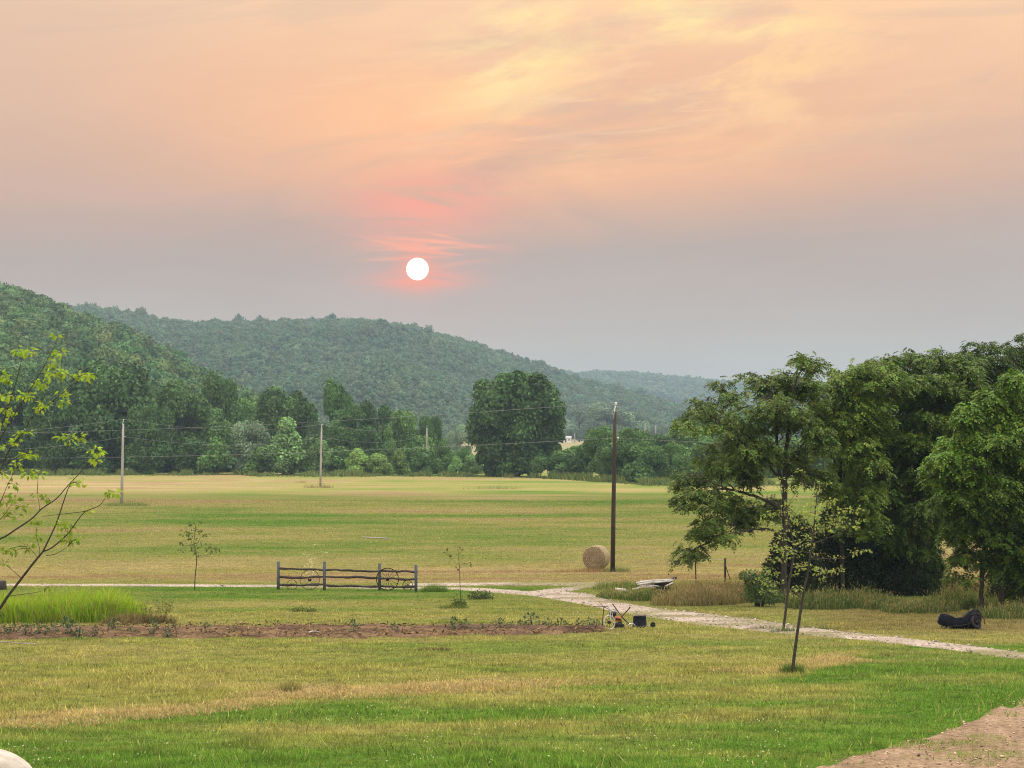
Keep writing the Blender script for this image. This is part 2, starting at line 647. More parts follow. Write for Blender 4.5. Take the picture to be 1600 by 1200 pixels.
M_RUST = simple_mat("rusty_iron", (0.016, 0.011, 0.009), (0.05, 0.028, 0.019), 14, 0.85, metal=0.3, bump=0.3)
M_DARKMETAL = simple_mat("dark_metal", (0.012, 0.012, 0.013), (0.04, 0.038, 0.036), 12, 0.5, metal=0.5)
M_GREYMETAL = simple_mat("grey_metal", (0.20, 0.21, 0.22), (0.36, 0.37, 0.38), 12, 0.45, metal=0.7)
M_BLACKPLASTIC = simple_mat("black_plastic", (0.004, 0.005, 0.009), (0.010, 0.012, 0.020), 6, 0.7, spec=0.08)
M_RUBBER = simple_mat("rubber", (0.006, 0.006, 0.006), (0.016, 0.016, 0.016), 14, 0.8)
M_WHITEPAINT = simple_mat("white_paint", (0.50, 0.48, 0.44), (0.78, 0.76, 0.71), 10, 0.6)
M_ORANGE = simple_mat("faded_orange_paint", (0.22, 0.08, 0.03), (0.42, 0.17, 0.06), 9, 0.6)
M_BOARD = simple_mat("weathered_board", (0.22, 0.20, 0.18), (0.60, 0.57, 0.52), 5, 0.9, stretch=(0.6, 5, 5), bump=0.4)
M_DARKBOARD = simple_mat("dark_board", (0.02, 0.018, 0.016), (0.07, 0.06, 0.05), 6, 0.9, stretch=(0.6, 5, 5), bump=0.4)
M_STONE = simple_mat("pale_stone", (0.30, 0.265, 0.22), (0.50, 0.45, 0.385), 5, 0.9, bump=0.35)
M_WIRE = simple_mat("aluminium_wire", (0.26, 0.27, 0.28), (0.36, 0.37, 0.38), 3, 0.5, metal=0.4)
M_GALV = simple_mat("galvanised_steel", (0.40, 0.41, 0.42), (0.58, 0.59, 0.60), 10, 0.45, metal=0.6)
M_ROOF = simple_mat("barn_roof", (0.35, 0.34, 0.33), (0.5, 0.5, 0.5), 4, 0.6)
M_SIDING = simple_mat("white_siding", (0.66, 0.65, 0.62), (0.8, 0.79, 0.77), 4, 0.7)
M_DARKOPEN = simple_mat("dark_opening", (0.01, 0.01, 0.012), (0.02, 0.02, 0.024), 4, 0.4)


# ------------------------------------------------------------------ colour of the grass, a property of each place on the ground
LUSH = np.array([0.108, 0.208, 0.033])
YELLOW = np.array([0.262, 0.264, 0.084])
STRAW = np.array([0.410, 0.325, 0.165])
BROWN = np.array([0.285, 0.190, 0.110])

_rows = np.array([735, 745, 755, 768, 785, 800, 815, 832, 848, 862, 875, 890, 903, 911, 918, 930, 942, 952, 975, 1000, 1015, 1040, 1060, 1200])
_dry = np.array([.48, .50, .53, .50, .44, .37, .33, .36, .46, .60, .70, .80, .74, .44, .24, .22, .42, .54, .52, .46, .42, .48, .50, .44])
_yv = np.array([gY(r) for r in _rows])
_dry_s = _dry[np.argsort(_yv)]
_yv_s = np.sort(_yv)
# border between the dry upper lawn and the green lower lawn, as ground positions
_bpx = [(-120, 1150), (0, 1143), (200, 1122), (330, 1112), (450, 1097), (600, 1088), (700, 1081), (850, 1071), (1000, 1066), (1150, 1066), (1250, 1056), (1340, 1036), (1400, 1014), (1480, 1000), (1700, 1000)]
_bw = np.array([gp(*p) for p in _bpx])
_bX, _bY = _bw[:, 0], _bw[:, 1]
_o = np.argsort(_bX)
_bX, _bY = _bX[_o], _bY[_o]
_spx = np.array([-120, 0, 150, 330, 420, 520, 640, 760, 900, 1000, 1100, 1200, 1290, 1340, 1400, 1700])
_sst = np.array([.8, .85, .95, .55, .85, .9, .95, .85, .4, .35, .45, .75, .95, .7, .1, 0])


def grass_colour(X, Y, fine=True):
    X = np.asarray(X, float)
    Y = np.asarray(Y, float)
    px = 800 + F * X / np.maximum(Y, 10)
    wob = (fbm(X / 26.0, Y / 9.0, 3, 4) - 0.5)
    Ye = Y * (1 + 0.16 * wob)
    dry = np.interp(Ye, _yv_s, _dry_s)
    # the far left of the field is paler straw, the far right greener
    far = smooth((Y - 190) / 120)
    dry = dry + far * (0.22 * smooth((500 - px) / 500) - 0.12 * smooth((px - 650) / 300))
    # lower lawn
    yb = np.interp(X, _bX, _bY) + (fbm(X / 3.0, Y / 3.0, 5, 4) - 0.5) * 5.0
    below = smooth((yb - Y) / 1.2 + 0.5)
    band = np.exp(-((Y - yb - 2.2) / np.where(Y > yb + 2.2, 3.6, 2.0)) ** 2) * np.interp(px, _spx, _sst)
    near = Y < 75
    lawn = 0.05 + 0.30 * smooth((fbm(X / 6.0, Y / 3.5, 8, 4) - 0.42) / 0.25)
    dry = np.where(near, dry * (1 - below) + lawn * below, dry)
    dry = np.where(near, np.maximum(dry, 0.97 * band * (1 - below * 0.85)), dry)
    # brownish worn strip of dirt and grass between the lane and the right hand trees
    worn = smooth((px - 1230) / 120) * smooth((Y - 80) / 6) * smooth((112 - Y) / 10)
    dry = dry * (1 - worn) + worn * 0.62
    # patchiness, stretched along the mowing direction
    wf = smooth((Y - 120) / 50)
    p1 = (fbm(X / 14.0, Y / 5.0, 11, 5) - 0.5) * (1 - wf) + (fbm(X / 20.0, Y / 17.0, 15, 5) - 0.5) * wf * 1.5
    p2 = fbm(X / 3.2, Y / 1.4, 12, 4) - 0.5
    p3 = fbm(X / 30.0, Y / 11.0, 13, 4) - 0.5
    dry = dry + 0.80 * p1 + 0.50 * p2 * (Y < 260) + 0.50 * p3 * smooth((Y - 110) / 60)
    p4 = fbm((X * .25 + Y) / 5.0, (Y * .12 - X) / 70.0, 14, 4) - 0.5
    dry = dry + 0.55 * p4 * smooth((Y - 220) / 80)
    dry = np.clip(dry, 0, 1)[..., None]
    c = np.where(dry < 0.45, LUSH + (YELLOW - LUSH) * dry / 0.45, YELLOW + (STRAW - YELLOW) * (dry - 0.45) / 0.55)
    # browner stubble in places
    br = smooth((fbm(X / 18.0, Y / 4.0, 21, 4) - 0.42) / 0.2)[..., None] * smooth((dry - 0.5) / 0.3) * smooth((Y - 100) / 40)[..., None] * 0.75
    c = c * (1 - br) + BROWN * br
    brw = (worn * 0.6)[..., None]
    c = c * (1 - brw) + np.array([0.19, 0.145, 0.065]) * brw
    return c


# ------------------------------------------------------------------ lanes, bed and drive (outlines as ground positions)
STRIPS = {
    'gravel_lane': [
        [(2700, 1190, 1216), (2200, 1112, 1130), (1900, 1064, 1079), (1640, 1026, 1037), (1600, 1021, 1031), (1500, 1008, 1017), (1400, 996.5, 1005), (1310, 987, 996), (1250, 979, 993), (1190, 969, 987), (1100, 959, 977), (1020, 950, 965), (960, 940, 956), (920, 928, 946), (880, 924.5, 939), (850, 923.5, 934), (830, 925, 930)],
        [(826, 925, 928), (845, 923, 927.5), (870, 920.5, 926), (900, 917, 922), (922, 914, 918.5), (938, 912.5, 917), (952, 911.5, 914)],
        [(836, 926, 931), (800, 923, 928), (750, 920, 923.5), (700, 918.8, 921), (600, 917.3, 919.7), (400, 914.6, 917.0), (200, 913.7, 915.8), (0, 913.2, 915.2), (-160, 913.2, 915.2)],
        [(950, 911, 914), (900, 911.5, 915), (800, 911.5, 914.5), (700, 912, 915), (640, 913, 915.5)],
    ],
    'garden_bed': [[(-500, 984, 1002), (-140, 983, 1000), (0, 982, 998.5), (150, 981, 996.5), (300, 980, 996), (420, 979.5, 996.5), (560, 979, 996), (680, 979, 993.5), (780, 979, 992), (880, 980, 990), (945, 982, 989)]],
    'dirt_drive': [[(1240, 1206, 1330), (1310, 1190, 1330), (1380, 1172, 1330), (1440, 1155, 1330), (1490, 1138, 1330), (1540, 1115, 1330), (1575, 1099, 1330), (1600, 1089, 1330), (1660, 1076, 1330), (1760, 1062, 1330), (1900, 1050, 1330), (2300, 1035, 1330), (2900, 1020, 1330)]],
}


def strip_px(strip):
    s = sorted(strip)
    a = np.array(s, float)
    return a[:, 0], a[:, 1], a[:, 2]


def in_strips(X, Y, names, pad=0.0):
    Z = field_z(X, Y)
    px, py = to_px(X, Y, Z)
    m = np.zeros(np.shape(px), bool)
    for n in names:
        for st in STRIPS[n]:
            a, t, b = strip_px(st)
            m |= (px > a[0]) & (px < a[-1]) & (py > np.interp(px, a, t) + pad) & (py < np.interp(px, a, b) - pad)
    return m


def strip_mesh(name, mat, lift, amp, edge, colfun):
    mb = MB()
    for k, st in enumerate(STRIPS[name]):
        a, t, b = strip_px(st)
        A = np.array([gp(p, q) for p, q in zip(a, t)])
        B = np.array([gp(p, q) for p, q in zip(a, b)])
        L = np.concatenate([[0], np.cumsum(np.linalg.norm(np.diff((A + B) / 2, axis=0), axis=1))])
        n = int(L[-1] / 0.22) + 2
        s = np.linspace(0, L[-1], n)
        A = np.stack([np.interp(s, L, A[:, i]) for i in range(3)], 1)
        B = np.stack([np.interp(s, L, B[:, i]) for i in range(3)], 1)
        m = 16
        w = np.linalg.norm(A - B, axis=1)
        u = np.linspace(0, 1, m)
        na = (fbm(s / 1.1, s * 0 + k * 7.1, 41, 4) - 0.5) * edge
        nb = (fbm(s / 1.1, s * 0 + k * 3.7 + 50, 43, 4) - 0.5) * edge
        d = unit(B - A)
        A = A + d * na[:, None]
        B = B + d * nb[:, None]
        P = A[:, None, :] * (1 - u)[None, :, None] + B[:, None, :] * u[None, :, None]
        X, Y = P[..., 0], P[..., 1]
        fall = np.sin(np.pi * u)[None, :]
        P[..., 2] = field_z(X, Y) + lift + 0.006 * k + amp * fall * (fbm(X / 0.5, Y / 0.5, 47, 4) + 0.15)
        # outer edges dip into the soil
        P[:, 0, 2] -= lift + 0.03
        P[:, -1, 2] -= lift + 0.03
        i, j = np.meshgrid(np.arange(n - 1), np.arange(m - 1), indexing='ij')
        q = np.stack([i * m + j, (i + 1) * m + j, (i + 1) * m + j + 1, i * m + j + 1], -1).reshape(-1, 4)
        mb.add(P.reshape(-1, 3), q, colfun(X, Y).reshape(-1, 3))
    o = mb.build(name, mat, smooth_shade=True)
    return tag(o, kind='structure')


def soil_mat(name, grain, speck, bump):
    m, nt, b = new_mat(name)
    f, n = noise_fac(nt, grain, 7, 0.7, lo=0.25, hi=0.75)
    c = mixc(nt, f, (0.62, 0.60, 0.58), (1.3, 1.3, 1.28))
    c2 = mixc(nt, 1.0, attr_col(nt), c, 'MULTIPLY')
    v = nnode(nt, "ShaderNodeTexVoronoi", i_Scale=speck)
    tc = nt.nodes.new("ShaderNodeTexCoord")
    nt.links.new(tc.outputs["Object"], v.inputs["Vector"])
    sv = nt.nodes.new("ShaderNodeSeparateColor")
    nt.links.new(v.outputs["Color"], sv.inputs[0])
    r = nt.nodes.new("ShaderNodeMapRange")
    nt.links.new(sv.outputs[0], r.inputs[0])
    r.inputs[3].default_value = 0.72
    r.inputs[4].default_value = 1.28
    mm = nt.nodes.new("ShaderNodeVectorMath")
    mm.operation = 'SCALE'
    nt.links.new(c2, mm.inputs[0])
    nt.links.new(r.outputs[0], mm.inputs["Scale"])
    nt.links.new(mm.outputs[0], b.inputs["Base Color"])
    b.inputs["Roughness"].default_value = 0.95
    b.inputs["Specular IOR Level"].default_value = 0.0
    bp = nnode(nt, "ShaderNodeBump", i_Strength=bump, i_Distance=0.05)
    nt.links.new(n.outputs[0], bp.inputs["Height"])
    nt.links.new(bp.outputs[0], b.inputs["Normal"])
    return m


M_GROUND = soil_mat("ground_turf", 3.0, 9.0, 0.8)
M_GRAVEL = soil_mat("lane_gravel", 6.0, 14.0, 0.9)
M_SOIL = soil_mat("bed_soil", 6.0, 10.0, 1.0)


# ------------------------------------------------------------------ ground sheet
def build_ground():
    ys = np.concatenate([np.arange(-60, 28, 2.0), np.arange(28, 140, 0.35), np.arange(140, 320, 1.2), np.arange(320, 620, 5), np.geomspace(620, 7000, 150)])
    ts = np.concatenate([np.linspace(-0.62, -0.27, 40)[:-1], np.linspace(-0.27, 0.27, 330), np.linspace(0.27, 0.62, 40)[1:]])
    T, Yg = np.meshgrid(ts, ys)
    X = T * (Yg + 70)
    Z = ground_z(X, Yg)
    Z = Z + np.where(Yg < 180, (fbm(X / 1.3, Yg / 1.3, 61, 3) - 0.5) * 0.05, 0) - 0.012
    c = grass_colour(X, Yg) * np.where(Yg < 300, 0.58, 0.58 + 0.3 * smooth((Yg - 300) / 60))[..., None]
    # beyond the first tree line: pale distant meadows, woodland floor under the hills
    px = 800 + F * X / np.maximum(Yg, 50)
    wood = (Z > 5.2) & (Yg > 560)
    c = np.where(wood[..., None], np.array([0.035, 0.05, 0.02]), c)
    wood = wood | ((Yg > 506) & (px < 690) & (Yg < 1400)) | ((Yg > 470) & (px > 1120))
    mead = (~wood) & (Yg > 560)
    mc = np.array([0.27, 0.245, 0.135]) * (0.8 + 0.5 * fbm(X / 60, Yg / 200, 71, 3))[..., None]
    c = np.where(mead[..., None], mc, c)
    n, k = X.shape
    i, j = np.meshgrid(np.arange(n - 1), np.arange(k - 1), indexing='ij')
    q = np.stack([i * k + j, i * k + j + 1, (i + 1) * k + j + 1, (i + 1) * k + j], -1).reshape(-1, 4)
    mb = MB()
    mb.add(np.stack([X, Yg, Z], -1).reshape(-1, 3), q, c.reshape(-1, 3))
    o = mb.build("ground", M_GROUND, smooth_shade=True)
    tag(o, kind='structure')


build_ground()


def lane_col(X, Y):
    c = np.array([0.35, 0.298, 0.248]) * (0.75 + 0.5 * fbm(X / 1.5, Y / 1.5, 81, 4))[..., None]
    g = smooth((fbm(X / 2.5, Y / 2.0, 83, 4) - 0.50) / 0.12)[..., None] * 0.7
    return c * (1 - g) + np.array([0.15, 0.15, 0.05]) * g


def bed_col(X, Y):
    c = np.array([0.094, 0.061, 0.043]) * (0.35 + 1.3 * fbm(X / 1.2, Y / 0.8, 85, 4))[..., None]
    g = smooth((fbm(X / 1.6, Y / 0.6, 86, 4) - 0.48) / 0.15)[..., None] * 0.7
    return c * (1 - g) + np.array([0.20, 0.135, 0.075]) * g


def drive_col(X, Y):
    c = np.array([0.285, 0.205, 0.138]) * (0.55 + 0.8 * fbm(X / 1.2, Y / 1.2, 87, 5))[..., None]
    g = smooth((fbm(X / 0.8, Y / 1.6, 88, 4) - 0.50) / 0.12)[..., None] * 0.65
    return c * (1 - g) + np.array([0.19, 0.135, 0.085]) * g


strip_mesh('gravel_lane', M_GRAVEL, 0.035, 0.03, 0.7, lane_col)
strip_mesh('garden_bed', M_SOIL, 0.03, 0.24, 3.2, bed_col)
strip_mesh('dirt_drive', M_GRAVEL, 0.012, 0.04, 5.0, drive_col)

# ------------------------------------------------------------------ foliage builders
def leaf_quads(mb, P, D, Nn, length, width, col, fold=0.15):
    """diamond shaped leaves: base P, pointing along D, facing Nn"""
    D = unit(D)
    S = unit(np.cross(D, Nn))
    Nn = np.cross(S, D)
    length = np.asarray(length, float).reshape(-1, 1) * np.ones((len(P), 1))
    width = np.asarray(width, float).reshape(-1, 1) * np.ones((len(P), 1))
    a = P
    b = P + D * length * 0.45 + S * width * 0.5 + Nn * width * fold
    c = P + D * length
    d = P + D * length * 0.45 - S * width * 0.5 + Nn * width * fold
    V = np.stack([a, b, c, d], 1).reshape(-1, 3)
    q = np.arange(len(P) * 4).reshape(-1, 4)
    mb.add(V, q, np.repeat(col, 4, axis=0))


def icosphere(sub=1):
    t = (1 + 5 ** 0.5) / 2
    V = [(-1, t, 0), (1, t, 0), (-1, -t, 0), (1, -t, 0), (0, -1, t), (0, 1, t), (0, -1, -t), (0, 1, -t), (t, 0, -1), (t, 0, 1), (-t, 0, -1), (-t, 0, 1)]
    Fc = [(0, 11, 5), (0, 5, 1), (0, 1, 7), (0, 7, 10), (0, 10, 11), (1, 5, 9), (5, 11, 4), (11, 10, 2), (10, 7, 6), (7, 1, 8), (3, 9, 4), (3, 4, 2), (3, 2, 6), (3, 6, 8), (3, 8, 9), (4, 9, 5), (2, 4, 11), (6, 2, 10), (8, 6, 7), (9, 8, 1)]
    V = [np.array(v) / np.linalg.norm(v) for v in V]
    for _ in range(sub):
        cache, nf = {}, []

        def mid(a, b):
            k = (min(a, b), max(a, b))
            if k not in cache:
                p = V[a] + V[b]
                V.append(p / np.linalg.norm(p))
                cache[k] = len(V) - 1
            return cache[k]
        for a, b, c in Fc:
            ab, bc, ca = mid(a, b), mid(b, c), mid(c, a)
            nf += [(a, ab, ca), (b, bc, ab), (c, ca, bc), (ab, bc, ca)]
        Fc = nf
    return np.array(V), np.array(Fc)


ICO1 = icosphere(1)
ICO2 = icosphere(2)


def crown_lobes(shape, n, r0=0.30):
    """lobe centres and radii inside a crown 1 wide (x,y in -.5...5) and 1 high (z 0..1)"""
    C, Rr = [], []
    for i in range(n):
        z = rng.uniform(0.06, 0.92)
        if shape == 'round':
            w = math.sqrt(max(0.02, 1 - ((z - 0.52) / 0.56) ** 2)) * 0.5
        elif shape == 'cone':
            w = 0.5 * (1.02 - z) ** 0.75
        elif shape == 'tall':
            w = 0.5 * math.sqrt(max(0.02, 1 - ((z - 0.50) / 0.60) ** 4))
        elif shape == 'vase':
            w = 0.5 * (0.45 + 0.62 * math.sin(min(1, z * 1.05) * math.pi * 0.62)) if z < .82 else 0.5 * math.sqrt(max(0.03, 1 - ((z - .60) / .40) ** 2))
        else:                                  # bush
            w = 0.5 * math.sqrt(max(0.02, 1 - z ** 2.2))
        r = r0 * rng.uniform(0.6, 1.1) * (0.55 + 0.45 * w / 0.5)
        a = rng.uniform(0, 2 * math.pi)
        d = max(0, w - r * 0.75) * math.sqrt(rng.uniform(0.35, 1))
        C.append((d * math.cos(a), d * math.sin(a), max(r * 0.55, min(z, 1 - r * 0.55))))
        Rr.append(r)
    return np.array(C), np.array(Rr)


def crown_mesh(mb, shape, nlobes, nleaf, leaf, size, core=True, r0=0.30, tint=0.20, droop=0.25, origin=(0, 0, 0), lobes=None, ico=ICO1, spread=0.38, hue_n=0.10, core_r=0.42, leaf_r=0.72):
    """crown of overlapping leafy lobes; size=(width, height); leaf = leaf-clump length in metres"""
    C, Rr = lobes if lobes is not None else crown_lobes(shape, nlobes, r0)
    W, H = size
    sc = np.array([W, W, H])
    iv, jf = ico
    for c, r in zip(C, Rr):
        rv = np.array([r * W, r * W, r * min(H, W * 1.3)])
        cc = c * sc + np.asarray(origin)
        tone = 1 + rng.uniform(-spread, spread)
        if core:
            bump = core_r + 0.24 * rng.random(len(iv))
            mb.add(iv * bump[:, None] * rv + cc, jf, np.tile(np.array([.8, .8, .75]) * tone, (len(iv), 1)))
        k = int(nleaf / len(C))
        d = rand_dirs(k)
        d[:, 2] = np.where(d[:, 2] < -0.75, -d[:, 2] * rng.random(k), d[:, 2])
        d = unit(d)
        rad = leaf_r + 0.34 * rng.random(k) ** 1.4
        P = cc + d * rad[:, None] * rv
        Dn = unit(d * 0.55 + rng.normal(size=(k, 3)) * 0.6 + np.array([0, 0, -droop]))
        Nn = unit(d * 1.2 + rng.normal(size=(k, 3)) * 0.32 + np.array([0, 0, 0.30]))
        l = leaf * rng.uniform(0.6, 1.35, k)
        t = (tone * (1 + tint * rng.normal(size=k)))[:, None].clip(0.4, 1.9)
        hue = 1 + hue_n * rng.normal(size=(k, 3)) * np.array([1.0, 0.4, 0.6])
        leaf_quads(mb, P - Dn * l[:, None] * 0.5, Dn, Nn, l, l * rng.uniform(0.55, 0.85, k), (t * hue).clip(0.2, 2.2))


def trunk_mesh(mb, h, r, lean=(0, 0), branches=5, reach=0.3, n=8):
    top = np.array([lean[0], lean[1], h])
    P = spline([(0, 0, -0.3), (lean[0] * 0.25, lean[1] * 0.25, h * 0.35), (lean[0] * 0.6, lean[1] * 0.6, h * 0.7), top], 12)
    mb.tube(P, np.linspace(r * 1.25, r * 0.25, len(P)), n)
    for i in range(branches):
        t = rng.uniform(0.3, 0.8)
        b = P[int(t * (len(P) - 1))]
        a = rng.uniform(0, 2 * math.pi)
        e = b + np.array([math.cos(a) * reach * h, math.sin(a) * reach * h, h * rng.uniform(0.08, 0.22)])
        mb.tube(spline([b, (b + e) / 2 + np.array([0, 0, 0.04 * h]), e], 6), np.linspace(r * 0.45, r * 0.1, 7), 6)


# ------------------------------------------------------------------ forests on the hills
def crown_proto(nlobes, nleaf, leaf, ico):
    mb = MB()
    crown_mesh(mb, 'round', nlobes, nleaf, leaf, (1, 1), r0=0.36, ico=ico, tint=0.08, spread=0.16, hue_n=0.04, core_r=0.66, leaf_r=0.76)
    tri = [f for f in mb.f if f.shape[1] == 3]
    quad = [f for f in mb.f if f.shape[1] == 4]
    return np.vstack(mb.v), np.vstack(tri), np.vstack(quad), np.vstack(mb.c)


def forest(name, label, X, Y, w, h, tints, protos):
    Z = ground_z(X, Y)
    mb = MB()
    which = rng.integers(0, len(protos), len(X))
    for p, (V, tri, quad, c) in enumerate(protos):
        idx = np.nonzero(which == p)[0]
        if not len(idx):
            continue
        a = rng.uniform(0, 2 * np.pi, len(idx))
        ca, sa = np.cos(a)[:, None], np.sin(a)[:, None]
        W, H = w[idx][:, None], h[idx][:, None]
        xx = (V[None, :, 0] * ca - V[None, :, 1] * sa) * W + X[idx][:, None]
        yy = (V[None, :, 0] * sa + V[None, :, 1] * ca) * W + Y[idx][:, None]
        zz = V[None, :, 2] * H * 0.86 + H * 0.14 + Z[idx][:, None]
        P = np.stack([xx, yy, zz], -1).reshape(-1, 3)
        off = (np.arange(len(idx)) * len(V))[:, None, None]
        cols = (c[None] * tints[idx][:, None, :]).reshape(-1, 3)
        mb.add(P, [(tri[None] + off).reshape(-1, 3), (quad[None] + off).reshape(-1, 4)], cols)
    o = mb.build(name, M_LEAF_FAR)
    return tag(o, label, "forest", kind='stuff')


def forest_points(k, px0, px1, Y0, Y1, sp):
    Ys = np.arange(Y0, Y1, sp)
    X, Y = [], []
    for y in Ys:
        xs = np.arange((px0 - 800) / F * y, (px1 - 800) / F * y, sp)
        X.append(xs + rng.uniform(-.5, .5, len(xs)) * sp)
        Y.append(y + rng.uniform(-.5, .5, len(xs)) * sp)
    X, Y = np.concatenate(X), np.concatenate(Y)
    hh = hill_height(k, X, Y)
    keep = (hh > 1.0) & (hh >= ground_z(X, Y) - 0.5)
    return X[keep], Y[keep]


GREEN = np.array([0.074, 0.130, 0.054])


def tints_for(n, X, Y, base=GREEN, spread=0.20):
    t = base * (1 + spread * rng.normal(size=(n, 1))).clip(0.5, 1.7)
    hue = np.stack([1 + 0.16 * rng.normal(size=n), np.ones(n), 1 + 0.08 * rng.normal(size=n)], 1)
    patch = 0.8 + 0.5 * fbm(X / 60, Y / 60, 91, 3)[:, None]
    return (t * hue * patch).clip(0.008, 0.4)


_pA = [crown_proto(6, 560, 0.14, ICO1) for _ in range(6)]
X, Y = forest_points(0, -260, 580, 622, 1190, 6.4)
n = len(X)
sz = rng.uniform(6.0, 11.0, n)
forest("hillside_forest", "dense green deciduous forest covering the nearer hill at the left", X, Y, sz, sz * rng.uniform(0.85, 1.25, n), tints_for(n, X, Y, np.array([0.086, 0.158, 0.050])), _pA)
_pB = [crown_proto(5, 140, 0.22, ICO1) for _ in range(5)]
X, Y = forest_points(1, -220, 1500, 1360, 2640, 7.8)
n = len(X)
sz = rng.uniform(7, 11.5, n) * np.where(rng.random(n) < 0.03, 1.4, 1.0)
forest("ridge_forest", "hazy blue green forest covering the long middle ridge under the sun", X, Y, sz, sz * rng.uniform(0.85, 1.2, n), tints_for(n, X, Y, GREEN, .15), _pB)
_pC = [crown_proto(3, 36, 0.3, ICO1) for _ in range(4)]
X, Y = forest_points(2, 560, 1750, 4300, 5060, 14.0)
n = len(X)
sz = rng.uniform(12, 19, n)
forest("far_ridge_forest", "palest farthest forested ridge low on the horizon", X, Y, sz, sz * rng.uniform(0.75, 1.1, n), tints_for(n, X, Y), _pC)

# ------------------------------------------------------------------ trees along the far edge of the field
TREE_PROTO = {}


def proto(kind, i):
    key = (kind, i)
    if key not in TREE_PROTO:
        mb = MB()
        spec = {'round': (20, 15000, 0.043, 0.25), 'cone': (16, 8000, 0.055, 0.24), 'tall': (20, 10000, 0.05, 0.24), 'bush': (14, 7500, 0.07, 0.28)}[kind]
        crown_mesh(mb, kind, spec[0], spec[1], spec[2], (1.0, 1.0), r0=spec[3], ico=ICO1)
        me = mesh_np("crown", np.vstack(mb.v), mb.f, np.vstack(mb.c))
        me.materials.append(M_LEAF_FAR)
        tb = MB()
        trunk_mesh(tb, 0.8, 0.024, (rng.uniform(-.04, .04), 0), 5, 0.22)
        tm = mesh_np("trunk", np.vstack(tb.v), tb.f, np.vstack(tb.c), True)
        tm.materials.append(M_BARK)
        TREE_PROTO[key] = (me, tm)
    return TREE_PROTO[key]


def far_tree(px, top, wpx, Yd, kind, i, tint, name, label, cat="tree", group=None, base=0.08):
    X0 = float(ray(px, HOR)[0] * Yd)
    z0 = float(ground_z(X0, Yd))
    ztop = float(CAMZ + ray(px, top)[1] * Yd)
    H = max(ztop - z0, 1.0)
    W = wpx / ppm(Yd)
    root = empty(name, (X0, Yd, z0), label, cat, group, rng.uniform(0, 6.28))
    cm, tm = proto(kind, i)
    c = bpy.data.objects.new("crown", cm)
    COL.objects.link(c)
    c.parent = root
    c.location = (0, 0, H * base)
    c.scale = (W, W, H * (1 - base))
    c.color = (*[float(v) for v in tint], 1)
    t = bpy.data.objects.new("trunk", tm)
    COL.objects.link(t)
    t.parent = root
    t.scale = (min(H, W * 1.2), min(H, W * 1.2), H)
    return root


